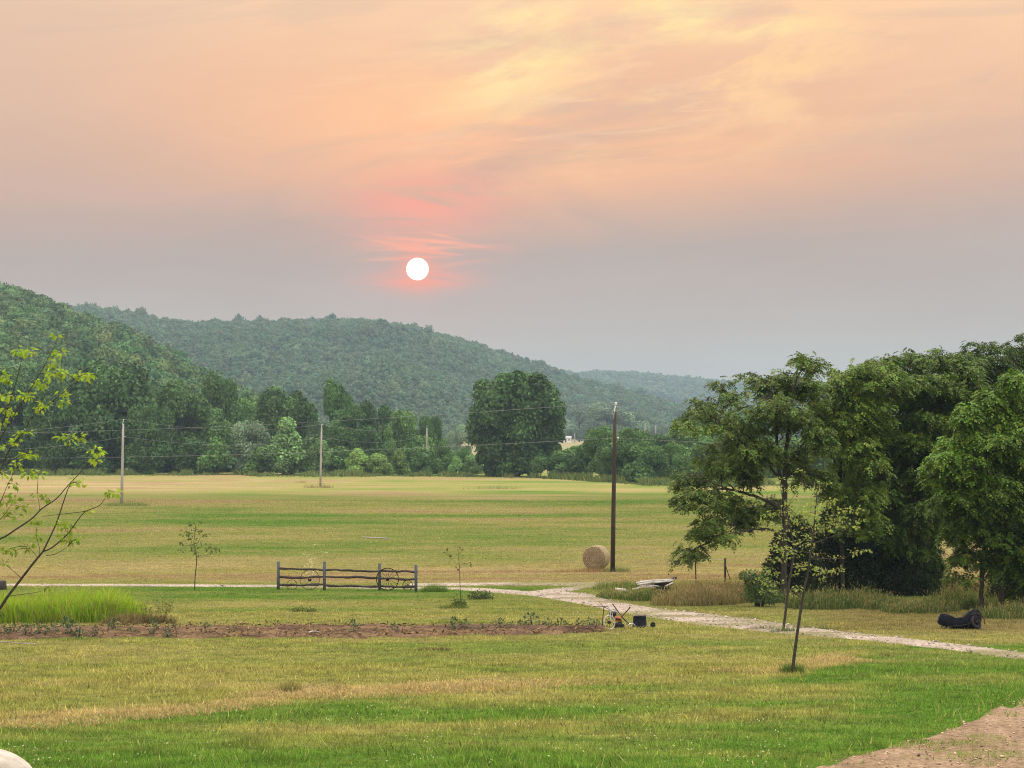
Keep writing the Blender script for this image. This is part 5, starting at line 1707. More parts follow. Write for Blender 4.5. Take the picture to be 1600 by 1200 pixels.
def wagon_wheel(px, row, r_px, label, dy, yaw, spokes=14, thin=1.0, mat=None):
    g = gp(px, 922)
    Yd = g[1] + dy
    r = r_px / ppm(Yd)
    C = at(px, row, Yd)
    zb = float(field_z(0, Yd))
    base = np.array([C[0], Yd, zb])
    root = empty("wagon_wheel", base, label, "wheel", "old iron wheels leaning on the rail fence")
    c = np.array([0, 0, max(C[2] - zb, r * .95)])
    ax = np.array([math.sin(yaw), -math.cos(yaw), .10])
    rim = MB()
    rim.ring(c, ax, r, .022 * thin, 40, 6)
    rim.build("rim", mat or M_RUST, root, True)
    hub = MB()
    a = unit(ax)
    hub.tube([c - a * .08, c - a * .06, c + a * .06, c + a * .08], [.05, .075 * r / .5 + .01, .075 * r / .5 + .01, .05], 12)
    hub.build("hub", mat or M_RUST, root)
    u = unit(np.cross(a, [0, 0, 1]))
    v = np.cross(a, u)
    for k in range(spokes):
        t = 2 * math.pi * k / spokes
        m = MB()
        m.tube([c + (u * math.cos(t) + v * math.sin(t)) * .05, c + (u * math.cos(t) + v * math.sin(t)) * (r - .01)], .010 * thin, 5)
        m.build("spoke", mat or M_RUST, root)


wagon_wheel(605.5, 905, 17.2, "large dark rusty spoked wheel leaning at the third post of the fence", -.22, .12, 14, 1.1)
wagon_wheel(637, 916, 8.0, "small rusty spoked wheel by the rightmost post of the fence", -.2, -.2, 8, .8)
wagon_wheel(484, 906, 15.5, "large thin spoked wheel behind the left bay of the fence", .25, -.15, 14, .6)
wagon_wheel(456, 914, 8.0, "small thin spoked wheel behind the left bay of the fence near its first post", .25, .1, 8, .6)


# ------------------------------------------------------------------ round hay bale
def bale_mat(side):
    m, nt, b = new_mat("hay_side" if side else "hay_face")
    tc = nt.nodes.new("ShaderNodeTexCoord")
    f, n = noise_fac(nt, 14, 7, .7)
    if not side:
        w = nnode(nt, "ShaderNodeTexWave", i_Scale=4.2, i_Distortion=6.5, i_Detail=5.0)
        w.wave_type = 'RINGS'
        w.rings_direction = 'Y'
        w.inputs["Detail Scale"].default_value = 2.0
        nt.links.new(tc.outputs["Object"], w.inputs["Vector"])
        c = mixc(nt, w.outputs[0], (.17, .13, .08), (.40, .32, .20))
    else:
        w = nnode(nt, "ShaderNodeTexWave", i_Scale=7.0, i_Distortion=2.0, i_Detail=3.0)
        w.bands_direction = 'Y'
        nt.links.new(tc.outputs["Object"], w.inputs["Vector"])
        c = mixc(nt, w.outputs[0], (.34, .27, .16), (.52, .43, .275))
    c = mixc(nt, 1.0, c, mixc(nt, f, (.7, .7, .7), (1.25, 1.22, 1.15)), 'MULTIPLY')
    nt.links.new(c, b.inputs["Base Color"])
    b.inputs["Roughness"].default_value = .95
    b.inputs["Specular IOR Level"].default_value = .05
    bp = nnode(nt, "ShaderNodeBump", i_Strength=.9, i_Distance=.04)
    nt.links.new(w.outputs[0], bp.inputs["Height"])
    nt.links.new(bp.outputs[0], b.inputs["Normal"])
    return m


def hay_bale():
    g = gp(932, 889)
    s = ppm(g[1])
    r = 18.8 / s
    root = empty("hay_bale", g, "round straw coloured hay bale standing beside the tall brown pole", "hay bale", None, math.radians(-17))
    for nm, mat, prof in (("bale_side", bale_mat(True), [(r * .97, -.62), (r, -.56), (r, .56), (r * .97, .62)]), ("bale_face", bale_mat(False), [(r * .965, -.62), (r * .93, -.655), (r * .6, -.668), (.02, -.66), (0, -.66)]), ):
        mb = MB()
        mb.lathe((0, 0, r - .05), prof, 48, 'y')
        V = mb.v[0]
        nz = (fbm(V[:, 0] * 5 + 9, V[:, 2] * 5, 221, 3) - .5) * .05
        V[:, 0] *= 1 + nz
        V[:, 2] = np.maximum(V[:, 2] * (1 + nz), -.03)
        o = mb.build(nm, mat, root, True)
        # put the origin on the axis so that the rings of hay centre on it
        me = o.data
        me.transform(__import__("mathutils").Matrix.Translation((0, 0, -(r - .05))))
        o.location = (0, 0, r - .05)
    mb = MB()
    n = 350
    a = rng.uniform(0, 2 * np.pi, n)
    rr = r * np.where(rng.random(n) < .5, 1.0, np.sqrt(rng.random(n)))
    y = np.where(rr < r * .98, -.66, rng.uniform(-.62, .62, n))
    P = np.stack([rr * np.cos(a), y, rr * np.sin(a) + r - .05], 1)
    ok = P[:, 2] > .05
    P = P[ok]
    leaf_quads(mb, P, rng.normal(size=P.shape) + np.array([0, -.4, 0]), rand_dirs(len(P)), rng.uniform(.05, .14, len(P)), .012, np.array([.50, .40, .24]) * (1 + .25 * rng.normal(size=(len(P), 1))).clip(.4, 1.5))
    tag(mb.build("loose_straw", M_GRASS, root), kind='stuff')


hay_bale()


# ------------------------------------------------------------------ utility poles and lines
def utility_pole(top, base_px, r, mat, label, group, Yd=None, arm=True, hang=0.0):
    g = gp(*base_px) if Yd is None else np.array([float(ray(base_px[0], HOR)[0] * Yd), Yd, float(ground_z(float(ray(base_px[0], HOR)[0] * Yd), Yd))])
    T = at(top[0], top[1], g[1]) - g
    root = empty("utility_pole", g, label, "utility pole", group)
    mb = MB()
    P = [np.array([0, 0, -.5]), T * .35, T * .7, T]
    mb.tube(P, [r * 1.15, r * 1.05, r * .9, r * .78], 12)
    mb.build("shaft", mat, root, True)
    k = MB()
    k.tube([T + np.array([-.10, -r, -.5]), T + np.array([-.05, -r, .0]), T + np.array([.04, -.02, .42])], .03, 6)
    k.build("bracket", M_GALV, root)
    i = MB()
    i.lathe(T + np.array([.05, 0, .40]), [(0, 0), (.05, .0), (.10, .05), (.06, .09), (.10, .13), (.05, .18), (0, .19)], 12)
    i.build("insulator", M_WHITEPAINT, root, True)
    n = MB()
    n.lathe(T + np.array([r + .05, -.05, -1.7]), [(0, 0), (.05, 0), (.06, .06), (.05, .12), (0, .12)], 10)
    n.build("spool", M_WHITEPAINT, root, True)
    return g + T + np.array([.05, 0, .58]), g + T + np.array([r + .05, -.05, -1.64])


pt = {}
pt['A'] = utility_pole((961, 643), (957, 893), .135, M_POLE, "tall dark brown wooden utility pole beside the hay bale", None)
grp = "grey utility poles crossing the far field"
pt['B'] = utility_pole((192.5, 662), (190, 787), .165, M_POLE_GREY, "leftmost and nearest grey utility pole on the far field", grp)
pt['C'] = utility_pole((502.5, 668), (500.5, 759.5), .165, M_POLE_GREY, "second grey utility pole, in the middle of the far field edge", grp)
pt['D'] = utility_pole((667, 669), (666, 740), .175, M_POLE_GREY, "third and farthest grey utility pole, before the dark trees", grp)
utility_pole((1008, 664), (1008, 692), .3, M_POLE_GREY, "distant pale pole above the bushes, nearer the brown pole", "distant pale poles before the far ridge", 1180.0)
utility_pole((1024.5, 666), (1024.5, 692), .3, M_POLE_GREY, "distant pale pole above the bushes, farther right of the brown pole", "distant pale poles before the far ridge", 1230.0)
utility_pole((898, 677), (898, 690), .3, M_POLE_GREY, "short distant pale pole on the pale meadow", "distant pale poles before the far ridge", 1350.0)


def line(p, q, sag, r, label):
    p, q = np.asarray(p, float), np.asarray(q, float)
    t = np.linspace(0, 1, 40)[:, None]
    P = p * (1 - t) + q * t
    P[:, 2] -= sag * 4 * (t * (1 - t))[:, 0]
    mb = MB()
    mb.tube(P - p, r, 5)
    o = mb.build("power_line", M_WIRE, loc=p)
    tag(o, label, "power line", "power lines over the field")


farL = at(-420, 672, 225.0)
line(pt['A'][0], farL, 1.0, .0075, "upper power line from the brown pole across the field to the left edge")
line(pt['A'][1], at(-420, 707, 225.0), .9, .0075, "lower power line from the brown pole across the field to the left edge")
line(pt['A'][1], at(1900, 694, 150.0), .5, .006, "lower power line from the brown pole into the right hand trees")
line(pt['B'][0], pt['C'][0], 1.2, .010, "upper power line between the first and second grey poles")
line(pt['B'][1], pt['C'][1], 1.2, .010, "lower power line between the first and second grey poles")
line(pt['C'][0], pt['D'][0], 1.2, .011, "upper power line between the second and third grey poles")
line(pt['C'][1], pt['D'][1], 1.2, .011, "lower power line between the second and third grey poles")
line(pt['B'][0], at(-300, 668, 200.0), 1.0, .0085, "upper power line from the first grey pole to the left edge")
line(pt['B'][1], at(-300, 700, 200.0), 1.0, .0085, "lower power line from the first grey pole to the left edge")


# ------------------------------------------------------------------ nest box post, braced fence post and the wire between them
def nest_post():
    Yd = 119.0
    g = np.array([float(ray(1087, HOR)[0] * Yd), Yd, float(field_z(0, Yd))])
    root = empty("nest_box_post", g, "thin post with a small dark tilted nest box, left of the braced fence post", "post")
    f, s = local(g)
    mb = MB()
    mb.tube([(0, 0, -.3), f(1087, 895), f(1086.5, 866)], [.04, .036, .032], 8)
    mb.build("post", M_POLE, root)
    b = MB()
    c = f(1088.5, 873.5, -.08)
    b.box(c, (.17, .17, .36), ry=.42)
    o = b.build("nest_box", M_DARKBOARD, root)
    r = MB()
    r.box(c + np.array([.075, -.02, .185]), (.26, .24, .03), ry=.42 - .25)
    r.build("roof", M_DARKBOARD, o)
    e = MB()
    e.tube([c + np.array([.01, -.086, .05]), c + np.array([.01, -.096, .05])], .022, 12)
    e.build("entrance", M_DARKOPEN, o)
    return g


def braced_post():
    Yd = 119.0
    g = np.array([float(ray(1133, HOR)[0] * Yd), Yd, float(field_z(0, Yd))])
    root = empty("fence_post", g, "wooden fence post with a slanting brace, left of the dark cedar", "fence post")
    f, s = local(g)
    mb = MB()
    mb.tube([(0, 0, -.3), f(1133, 895), f(1133, 872)], [.062, .058, .055], 8)
    mb.build("post", M_POLE, root)
    b = MB()
    b.tube([f(1134, 884), f(1138, 897, .1), f(1143.5, 913, .2)], .022, 6)
    b.build("brace", M_POLE, root)
    return g


g1_, g2_ = nest_post(), braced_post()
mb = MB()
a_, b_ = at(1087, 871.5, 119.0), at(1133, 873.5, 119.0)
t = np.linspace(0, 1, 12)[:, None]
P = a_ * (1 - t) + b_ * t
P[:, 2] -= .05 * 4 * (t * (1 - t))[:, 0]
mb.tube(P - a_, .006, 5)
tag(mb.build("fence_wire", M_GALV, loc=a_), "thin wire strung between the nest box post and the braced fence post", "wire")


# ------------------------------------------------------------------ heap of old boards
def board_heap():
    g = gp(1022, 931)
    f, s = local(g)
    specs = [
        # end a, end b, width, thickness, depth a, depth b, material, label
        ((994, 910), (1054, 905), .12, .03, -.1, .1, M_BOARD, "long pale weathered board along the top of the heap beside the lane"),
        ((1000, 908), (1040, 907), .11, .03, .25, .35, M_BOARD, "shorter pale board behind the top board of the heap"),
        ((996, 913), (1048, 908), .12, .03, -.35, -.2, M_BOARD, "pale board just under the top board of the heap"),
        ((998, 917), (1024, 918), .13, .03, -.5, -.5, M_BOARD, "short pale board low at the front left of the heap"),
        ((988, 920), (1002, 919), .10, .025, -.4, -.2, M_BOARD, "small pale board end lying left of the heap"),
        ((1040, 915), (1052, 911), .12, .03, -.4, -.3, M_BOARD, "short pale board propped at the right end of the heap"),
        ((1010, 914), (1050, 911), .26, .05, .0, .15, M_DARKBOARD, "dark rotten board in the middle of the heap"),
        ((1018, 919), (1046, 917), .28, .06, -.1, .0, M_DARKBOARD, "dark plank at the bottom of the heap"),
        ((1026, 924), (1044, 923), .30, .09, -.15, -.1, M_DARKBOARD, "dark block under the right part of the heap"),
        ((1044, 909), (1057, 902), .14, .05, .05, .2, M_DARKBOARD, "dark beam end sticking up at the right of the heap"),
        ((1003, 912), (1053, 907), .10, .03, -.15, -.05, M_BOARD, "thin pale board between the top boards of the heap"),
        ((1006, 915), (1044, 909), .08, .03, -.3, -.2, M_DARKBOARD, "thin dark board between the pale boards of the heap"),
        ((1000, 914), (1030, 916), .09, .03, -.42, -.4, M_BOARD, "thin pale board just over the lowest front board of the heap"),
    ]
    for (a, b, w, th, da, db, mat, lab) in specs:
        A, B = f(*a, da), f(*b, db)
        d = B - A
        L = np.linalg.norm(d)
        n = 8
        t = np.linspace(-.5, .5, n)
        mb = MB()
        V = []
        for tt in t:
            ww = w * (1 + .12 * rng.normal())
            zz = .02 * math.sin(tt * 5 + L) + .01 * rng.normal()
            V += [(tt * L, -ww / 2, zz - th / 2), (tt * L, ww / 2, zz - th / 2), (tt * L, ww / 2, zz + th / 2), (tt * L, -ww / 2, zz + th / 2)]
        q = []
        for i in range(n - 1):
            for j in range(4):
                q.append((i * 4 + j, i * 4 + (j + 1) % 4, (i + 1) * 4 + (j + 1) % 4, (i + 1) * 4 + j))
        q += [(3, 2, 1, 0), ((n - 1) * 4, (n - 1) * 4 + 1, (n - 1) * 4 + 2, (n - 1) * 4 + 3)]
        mb.add(V, np.array(q))
        o = mb.build("board", mat, loc=g + (A + B) / 2)
        o.rotation_euler = (rng.uniform(.25, .55), -math.asin(d[2] / L), math.atan2(d[1], d[0]))
        tag(o, lab, "board", "old boards heaped beside the lane")
    mb = MB()
    c = gp(967, 930)
    mb.box((0, 0, .10), (.62, .5, .20), rz=.15)
    o = mb.build("concrete_block", M_STONE, loc=c)
    tag(o, "pale concrete block in the weeds under the loose pale board", "block")
    mb = MB()
    mb.box((0, 0, .0), (.58, .42, .035), rz=.1, rx=.3, ry=.12)
    tag(mb.build("board", M_BOARD, loc=c + np.array([.1, -.05, .27])), "single short pale board lying on the concrete block", "board", "old boards heaped beside the lane")


board_heap()


# ------------------------------------------------------------------ garden machines
def cultivator():
    g = gp(952, 984)
    f, s = local(g)
    root = empty("wheel_cultivator", g, "old cultivator with a pale rimmed wheel and thin rods beside the orange tiller", "cultivator")
    c = f(952, 972.5, -.12)
    c[2] = max(c[2], .28)
    ax = unit(np.array([.62, -.78, .12]))
    w = MB()
    w.ring(c, ax, .262, .024, 36, 8)
    wh = w.build("wheel", M_BOARD, root, True)
    h = MB()
    h.tube([c - ax * .06, c + ax * .06], .05, 10)
    h.build("hub", M_RUST, wh)
    u = unit(np.cross(ax, [0, 0, 1]))
    v = np.cross(ax, u)
    for k in range(8):
        t = 2 * math.pi * k / 8
        m = MB()
        m.tube([c + (u * math.cos(t) + v * math.sin(t)) * .04, c + (u * math.cos(t) + v * math.sin(t)) * .25], .009, 5)
        m.build("spoke", M_RUST, wh)
    fr = MB()
    fr.tube(spline([c + ax * .05, f(954, 961, -.05), f(952.5, 952, .05), f(950, 947, .1)], 10), .018, 7)
    fr.tube(spline([c - ax * .05, f(957, 963, .1), f(954, 952, .15)], 8), .016, 7)
    fr.build("fork", M_GREYMETAL, root, True)
    r = MB()
    r.tube(spline([f(941, 983.5, -.05), f(942, 966, 0), f(943.5, 949, 0)], 8), .016, 6)
    r.build("rod", M_RUST, root)
    b = MB()
    b.tube(spline([f(927, 947.5, -.1), f(938, 947.3, 0), f(950, 948, .1)], 8), .013, 6)
    b.tube(spline([f(936, 940, .2), f(940, 945, .1), f(944, 950, 0)], 6), .009, 5)
    b.tube(spline([f(944, 948, 0), f(949, 951, .05), f(955, 953.5, .1)], 6), .012, 5)
    b.build("handlebar", M_DARKMETAL, root)


def tiller():
    g = gp(968, 981.5)
    f, s = local(g)
    root = empty("garden_tiller", g, "dark walk behind tiller with an orange housing and crossed handles, between cultivator and black tub", "tiller")
    e = MB()
    c = f(957.5, 958.5, .1)
    e.lathe(c + np.array([0, 0, -.06]), [(0, 0), (.10, 0), (.14, .03), (.14, .09), (.10, .13), (0, .14)], 16)
    e.box(c + np.array([.02, .02, -.12]), (.22, .2, .14))
    e.build("engine", M_DARKMETAL, root)
    h = MB()
    V = [f(960, 963, -.12), f(970.5, 961.5, -.12), f(972, 971.5, -.12), f(960.5, 971, -.12), f(960, 963, .16), f(970.5, 961.5, .16), f(972, 971.5, .16), f(960.5, 971, .16)]
    h.add(V, np.array([[0, 1, 2, 3], [7, 6, 5, 4], [0, 4, 5, 1], [1, 5, 6, 2], [2, 6, 7, 3], [3, 7, 4, 0]]))
    h.build("housing", M_ORANGE, root)
    ex = MB()
    ex.tube([f(962, 966.5, -.14), f(970, 968, -.14)], .03, 8)
    ex.build("muffler", M_RUST, root)
    b = MB()
    b.box(f(965, 976.5, .0), (.34, .26, .20), ry=-.1)
    b.tube([f(958, 979, .0), f(974, 979, .0)], .05, 8)
    b.build("gearbox", M_DARKMETAL, root)
    for (dx, dy) in ((964, -.16), (972.5, -.14), (969, .2)):
        w = MB()
        cc = f(dx, 978.2, dy)
        w.ring(cc, (.25, -1, 0), .062, .026, 20, 8)
        w.tube([cc - np.array([0, .03, 0]), cc + np.array([0, .03, 0])], .05, 10)
        w.build("wheel", M_RUBBER, root, True)
    for path, rr in (([(957, 943.5, .15), (961, 949, .12), (970, 961.5, .0), (977, 969, -.05), (985, 976.5, -.12)], .022), ([(959, 951, .25), (966, 959, .2), (975, 968, .1), (981, 976, .1)], .016), ([(983.5, 950, -.05), (978, 956.5, -.05), (971, 964, -.02)], .02)):
        m = MB()
        m.tube(spline([f(*p) for p in path], 14), rr, 7)
        m.build("handle", M_DARKMETAL if rr > .017 else M_GREYMETAL, root, True)
    gp_ = MB()
    gp_.tube([f(983, 950.5, -.05), f(984.8, 948.8, -.05)], .03, 8)
    gp_.build("grip", M_RUBBER, root)
    t = MB()
    cc = f(987, 979.5, -.15)
    a = np.linspace(0, math.pi, 12)
    V, q = [], []
    for x in (-.10, .10):
        V += [cc + np.array([math.cos(t_) * .15, x, math.sin(t_) * .14]) for t_ in a]
        V += [cc + np.array([math.cos(t_) * .12, x, math.sin(t_) * .11]) for t_ in a]
    n = 12
    for i in range(n - 1):
        q += [(i, i + 1, 2 * n + i + 1, 2 * n + i), (n + i, 3 * n + i, 3 * n + i + 1, n + i + 1), (i, n + i, n + i + 1, i + 1), (2 * n + i, 2 * n + i + 1, 3 * n + i + 1, 3 * n + i)]
    t.add(V, np.array(q))
    t.build("tine_guard", M_GREYMETAL, root)


def planter_tub():
    g = gp(999.5, 980)
    root = empty("planter_tub", g, "black plastic tub standing upside down beside the tiller", "tub")
    m = MB()
    m.lathe((0, 0, 0), [(.275, 0), (.29, .0), (.295, .035), (.278, .04), (.245, .40), (.245, .43), (.23, .445), (0, .45)], 32)
    m.build("body", M_BLACKPLASTIC, root, False)
    r = MB()
    r.ring((0, 0, .02), (0, 0, 1), .288, .014, 32, 6)
    r.build("rim", M_BLACKPLASTIC, root, True)


def seeder_wheel():
    g = gp(1019, 981)
    f, s = local(g)
    root = empty("small_wheel", g, "small black wheel on a grey axle rod lying right of the black tub", "wheel")
    w = MB()
    c = np.array([0.03, 0, .115])
    w.ring(c, (.35, -1, .05), .075, .038, 24, 8)
    w.build("tyre", M_RUBBER, root, True)
    h = MB()
    h.tube([c + np.array([-.02, .04, 0]), c + np.array([.02, -.04, 0])], .045, 12)
    h.build("hub", M_DARKMETAL, root)
    a = MB()
    a.tube(spline([c, f(1014, 978, -.05), f(1009.5, 978.5, -.32)], 6), .016, 6)
    a.build("axle", M_GREYMETAL, root)


cultivator()
tiller()
planter_tub()
seeder_wheel()


def wheelbarrow():
    g = gp(1500, 982)
    f, s = local(g)
    root = empty("wheelbarrow", g, "black wheelbarrow tipped over on the mown strip before the right hand trees", "wheelbarrow")
    root.scale = (.9, .9, .9)
    # tray: lofted sections from the narrow nose to the wide back, lying tilted on its side
    secs = [(-.92, .26, .42, .26), (-.84, .16, .62, .44), (-.55, .06, .58, .48), (-.22, .01, .44, .46), (.10, .0, .48, .44), (.40, .0, .74, .42), (.66, .0, .80, .38), (.86, .03, .62, .30)]
    V, q = [], []
    m = 12
    for (x, z0, z1, d) in secs:
        for k in range(m):
            a = 2 * math.pi * k / m
            e = .38
            ca, sa = math.cos(a), math.sin(a)
            V.append((x + .03 * sa, d * math.copysign(abs(ca) ** e, ca) * .8, (z0 + z1) / 2 + (z1 - z0) / 2 * math.copysign(abs(sa) ** e, sa)))
    for i in range(len(secs) - 1):
        for k in range(m):
            q.append((i * m + k, i * m + (k + 1) % m, (i + 1) * m + (k + 1) % m, (i + 1) * m + k))
    t = MB()
    t.add(V, [np.array(q), np.array([list(range(m))[::-1]]), np.array([[(len(secs) - 1) * m + k for k in range(m)]])])
    tr = t.build("tray", M_BLACKPLASTIC, root)
    r = MB()
    r.tube(spline([(-.95, -.22, .30), (-.86, -.34, .62), (-.55, -.37, .59), (-.22, -.36, .45), (.10, -.34, .49), (.40, -.33, .75), (.66, -.29, .81), (.85, -.22, .64)], 30), .022, 7)
    r.build("rim", M_BLACKPLASTIC, tr, True)
    w = MB()
    c = np.array([.60, -.40, .30])
    w.ring(c, (.75, -1, .45), .24, .055, 32, 10)
    wh = w.build("wheel", M_RUBBER, root, True)
    h = MB()
    h.ring(c, (.75, -1, .45), .16, .025, 24, 6)
    h.tube([c + np.array([0, .06, 0]), c + np.array([0, -.06, 0])], .04, 10)
    for k in range(4):
        a = math.pi * k / 4 + .3
        d = np.array([math.cos(a), .15 * math.cos(a), math.sin(a)]) * .17
        h.tube([c - d, c + d], .012, 5)
    h.build("rim", M_DARKMETAL, wh, True)
    fr = MB()
    a = np.linspace(2.2, -.25, 14)
    fr.tube([c + np.array([math.cos(t_) * .36, -.02, math.sin(t_) * .38]) for t_ in a], .022, 6)
    fr.build("fender", M_POLE, root, True)
    for y in (-.42, .2):
        hd = MB()
        hd.tube(spline([(.55, y * .5, .30), (.1, y, .18), (-.5, y, .12), (-.78, y, .05)], 12), .024, 7)
        hd.build("handle", M_DARKMETAL, root, True)
    l = MB()
    l.tube(spline([(.22, -.46, .0), (.28, -.46, .24), (.42, -.42, .40)], 8), .018, 6)
    l.build("leg", M_DARKMETAL, root, True)


wheelbarrow()


# ------------------------------------------------------------------ small things
def boulder():
    g = gp(-25, 1226)
    V, Fc = icosphere(3)
    n = fbm(V[:, 0] * 1.3 + 5, V[:, 1] * 1.3 + V[:, 2] * 1.1, 231, 4) - .5
    d = unit(np.stack([V[:, 0], V[:, 1], V[:, 2]], 1))
    e = 1 / (np.abs(d[:, 0]) ** 3.2 + np.abs(d[:, 1]) ** 3.2 + np.abs(d[:, 2]) ** 3.2) ** (1 / 3.2)
    V = V * (e * (1 + .16 * n))[:, None] * np.array([.80, .55, .46])
    V[:, 2] += .12 - V[:, 0] * .22
    mb = MB()
    mb.add(V, Fc)
    o = mb.build("boulder", M_STONE, loc=g, smooth_shade=True)
    tag(o, "pale smooth boulder cut off by the bottom left corner", "boulder")


boulder()
mb = MB()
mb.lathe((0, 0, -.1), [(0, 0), (.27, 0), (.25, .3), (.24, .52), (.20, .58), (0, .57)], 14)
V = mb.v[0]
V[:, :2] *= (1 + .18 * (fbm(np.arctan2(V[:, 1], V[:, 0]) * 2 + 8, V[:, 2] * 2, 241, 3) - .5))[:, None]
tag(mb.build("stump", M_DARKBOARD, loc=gp(3, 921)), "dark old stump at the left edge behind the bright grass", "stump")
P = np.array([gp(px, row) + np.array([0, 0, .03]) for px, row in [(-40, 1003), (0, 1004), (20, 1005.5), (40, 1007), (55, 1007.5)]])
mb = MB()
mb.tube(spline(P - P[2], 24), .014, 6)
tag(mb.build("garden_hose", M_GREYMETAL, loc=P[2]), "thin grey hose lying on the lawn below the bed at the left edge", "hose")
P = np.array([gp(px, row) + np.array([0, 0, .14]) for px, row in [(483, 994), (490, 992.5), (499, 993.5)]])
mb = MB()
mb.tube(spline(P - P[1], 10), np.linspace(.03, .018, 11)[:len(spline(P, 10))], 7)
tag(mb.build("stick", M_BOARD, loc=P[1]), "pale bare stick lying on the red soil of the garden bed", "stick")
P = np.array([gp(px, row) + np.array([0, 0, .06]) for px, row in [(566, 840.5), (585, 841.5), (606, 842.5)]])
mb = MB()
mb.tube(spline(P - P[1], 10), .05, 7)
tag(mb.build("log", M_POLE_GREY, loc=P[1]), "pale thin log lying out on the mown field beyond the fence", "log")


def tank():
    Yd = 505.0
    x = float(ray(201, HOR)[0] * Yd)
    root = empty("propane_tank", (x, Yd, 0), "small white tank under the trees right of the leftmost grey pole", "tank")
    m = MB()
    m.lathe((-.95, 0, .75), [(0, 0), (.25, .04), (.42, .18), (.46, .35), (.46, 1.55), (.42, 1.72), (.25, 1.86), (0, 1.9)], 18, 'x')
    m.build("shell", M_WHITEPAINT, root, True)
    d = MB()
    d.lathe((0, 0, 1.19), [(.16, 0), (.16, .12), (.1, .18), (0, .18)], 12)
    d.build("dome", M_WHITEPAINT, root, True)
    for sx in (-.55, .55):
        k = MB()
        k.box((sx, 0, .15), (.12, .6, .34))
        k.build("leg", M_GREYMETAL, root)


tank()


def farm_shed():
    Yd = 1400.0
    x = float(ray(886, HOR)[0] * Yd)
    z = float(ground_z(x, Yd))
    root = empty("farm_shed", (x, Yd, z), "tiny white farm shed at the foot of the hazy far trees", "shed")
    w, d, h = 5.0, 4.0, 2.4
    m = MB()
    m.add([(-w / 2, -d / 2, -.2), (w / 2, -d / 2, -.2), (w / 2, d / 2, -.2), (-w / 2, d / 2, -.2), (-w / 2, -d / 2, h), (w / 2, -d / 2, h), (w / 2, d / 2, h), (-w / 2, d / 2, h), (-w / 2, 0, h + 1.3), (w / 2, 0, h + 1.3)],
          [np.array([[0, 1, 5, 4], [1, 2, 6, 5], [2, 3, 7, 6], [3, 0, 4, 7]]), np.array([[4, 8, 7], [5, 6, 9]])])
    m.build("wall", M_SIDING, root)
    r = MB()
    for sg in (-1, 1):
        r.box((0, sg * (d / 4 + .12), h + .60), (w + .6, 2.75, .10), rx=-sg * math.atan2(1.3, d / 2))
    r.build("roof", M_ROOF, root)
    for nm, cx, cw, ch, cz in (("door", -.9, 1.0, 1.9, .95), ("window", 1.2, .9, .8, 1.4)):
        k = MB()
        k.box((cx, -d / 2 - .03, cz), (cw, .06, ch))
        k.build(nm, M_DARKOPEN, root)


farm_shed()


# young plants in the garden bed
def plant_proto(h, r, n):
    mb, st = MB(), MB()
    for k in range(3):
        e = np.array([rng.normal() * r * .4, rng.normal() * r * .4, h * rng.uniform(.7, 1)])
        st.tube(spline([(0, 0, -.05), e * .5, e], 5), np.linspace(.012, .005, 6)[:len(spline([(0, 0, 0), e * .5, e], 5))], 5, col=(.7, .9, .5))
    d = rand_dirs(n)
    P = np.stack([d[:, 0] * r, d[:, 1] * r, h * (.45 + .5 * d[:, 2])], 1) * (rng.random((n, 1)) ** .4 * np.array([1, 1, .2]) + np.array([0, 0, .8]))
    leaf_quads(mb, P, unit(d + .5 * rng.normal(size=(n, 3)) + np.array([0, 0, -.2])), unit(rng.normal(size=(n, 3)) * .6 + np.array([0, 0, .8])), rng.uniform(.07, .15, n), rng.uniform(.05, .09, n), np.array([.065, .115, .055]) * (1 + .25 * rng.normal(size=(n, 1))).clip(.5, 1.6))
    lm = mesh_np("leaves", np.vstack(mb.v), mb.f, np.vstack(mb.c))
    lm.materials.append(M_LEAF)
    sm = mesh_np("stem", np.vstack(st.v), st.f, np.vstack(st.c))
    sm.materials.append(M_BARK)
    return lm, sm


_pp = [plant_proto(.42, .20, 70), plant_proto(.34, .24, 60), plant_proto(.50, .17, 60), plant_proto(.6, .32, 150)]
for i, (px, row, sc) in enumerate([(6, 996, .8), (22, 995, 1.1), (40, 997, .8), (62, 995, 1.15), (82, 994, 1.0), (101, 988, 1.0), (112, 994, 1.2), (124, 997, .9), (148, 996, .7), (178, 991, 1.15), (206, 992, .7), (240, 994, 1.1), (262, 996, .8), (275, 988, .7), (322, 993, .8), (365, 992, .6), (418, 988, .5), (553, 993, 1.0), (616, 991, .8), (588, 990, .5), (708, 989, 1.0), (727, 988, 1.0), (752, 988, .7), (782, 987, .9), (797, 988, .7), (830, 985, 1.45), (812, 986, .7), (856, 985, .9), (876, 985, 1.1), (905, 984, .7), (920, 984, .9), (932, 984, .9)]):
    big = sc > 1.3
    root = empty("garden_plant", gp(px, row) + np.array([0, 0, .06]), "largest bushy plant of the garden bed, left of the garden machines" if big else "small dark green vegetable plant in the red soil bed", "plant", "vegetable plants in the garden bed", rng.uniform(0, 6.28))
    lm, sm = _pp[3 if big else i % 3]
    for nm, me in (("leaves", lm), ("stem", sm)):
        o = bpy.data.objects.new(nm, me)
        COL.objects.link(o)
        o.parent = root
        k = 1.0 if big else sc
        o.scale = (k, k, k)


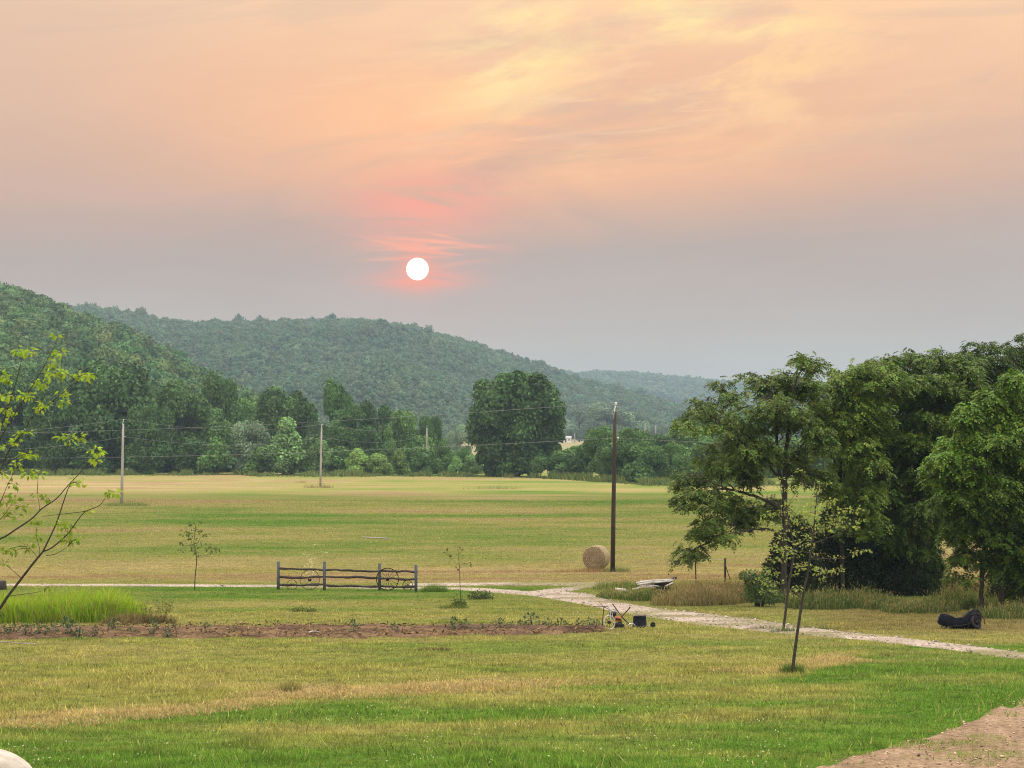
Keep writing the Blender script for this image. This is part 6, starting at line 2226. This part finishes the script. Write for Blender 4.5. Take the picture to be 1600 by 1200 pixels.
def bed_litter():
    n = 16000
    Y = rng.uniform(76, 92, n)
    X = rng.uniform(-.24, .06, n) * Y
    k = in_strips(X, Y, ['garden_bed'], -.5)
    X, Y = X[k], Y[k]
    P = np.stack([X, Y, field_z(X, Y) + .05 + rng.random(len(X)) * .12], 1)
    c = np.where(rng.random((len(X), 1)) < .5, np.array([.26, .185, .10]), np.array([.06, .04, .028])) * (1 + .3 * rng.normal(size=(len(X), 1))).clip(.4, 1.6)
    mb = MB()
    leaf_quads(mb, P, rng.normal(size=P.shape) * np.array([1, 1, .35]), unit(rng.normal(size=P.shape) * .6 + np.array([0, -.3, 1])), rng.uniform(.08, .3, len(X)), rng.uniform(.02, .07, len(X)), c)
    tag(mb.build("straw_litter", M_GRASS), "dry straw and clods lying over the red soil of the garden bed", "straw", kind='stuff')


bed_litter()


# loose stones on the lane and the drive, clover in the lawn
def stones():
    mb = MB()
    V, Fc = icosphere(0)
    n = 42000
    Y = rng.uniform(28, 135, n)
    X = rng.uniform(-.27, .27, n) * Y
    ln = in_strips(X, Y, ['gravel_lane'], .2)
    dr = in_strips(X, Y, ['dirt_drive'], .5) & (rng.random(n) < .5)
    for k, (msk, c) in enumerate(((ln, (.38, .335, .285)), (dr, (.40, .30, .22)))):
        x, y = X[msk], Y[msk]
        m = len(x)
        if not m:
            continue
        r = rng.uniform(.015, .05, m) * np.where(rng.random(m) < .06, 1.8, 1) * (1.0 if k == 0 else .6)
        P = V[None] * r[:, None, None] * (1 + .3 * rng.normal(size=(m, len(V), 1))).clip(.5, 1.5) * np.array([1, 1, .65]) + np.stack([x, y, field_z(x, y) + .055], 1)[:, None]
        mb.add(P.reshape(-1, 3), (Fc[None] + (np.arange(m) * len(V))[:, None, None]).reshape(-1, 3), np.repeat(np.array(c) * (1 + .3 * rng.normal(size=(m, 1))).clip(.4, 1.6), len(V), axis=0))
    tag(mb.build("loose_stones", M_GRAVEL), "loose pale stones scattered on the gravel lane and dirt drive", "stones", kind='stuff')


stones()
mb = MB()
n = 420
pxs, rows = rng.uniform(0, 1250, n), 1105 + 95 * rng.random(n) ** .8
P = np.array([gp(a, b) for a, b in zip(pxs, rows)])
P = P[fbm(P[:, 0] / 1.5, P[:, 1] / 1.5, 251, 3) > .47]
P[:, 2] += .09
for k in range(3):
    leaf_quads(mb, P, rand_dirs(len(P)), unit(rng.normal(size=P.shape) + np.array([0, -.6, .6])), .024, .022, np.tile([.62, .62, .55], (len(P), 1)))
tag(mb.build("clover_flowers", M_LEAF_THIN), "small white clover heads dotted over the green lower lawn", "clover", kind='stuff')

# ------------------------------------------------------------------ haze: one closed box of even thin smoke round the whole scene
HAZE_DENSITY = 0.000165
hm = bpy.data.materials.new("haze")
hm.use_nodes = True
nt = hm.node_tree
nt.nodes.remove(nt.nodes["Principled BSDF"])
pv = nt.nodes.new("ShaderNodeVolumePrincipled")
pv.inputs["Color"].default_value = (0.38, 0.545, 0.68, 1)
pv.inputs["Density"].default_value = HAZE_DENSITY
pv.inputs["Anisotropy"].default_value = 0.0
nt.links.new(pv.outputs[0], nt.nodes["Material Output"].inputs["Volume"])
mb = MB()
mb.box((0, 3460, 85), (9400, 7360, 174))
o = mb.build("haze", hm)
tag(o, "thin bluish evening haze over the valley", "haze", kind='stuff')
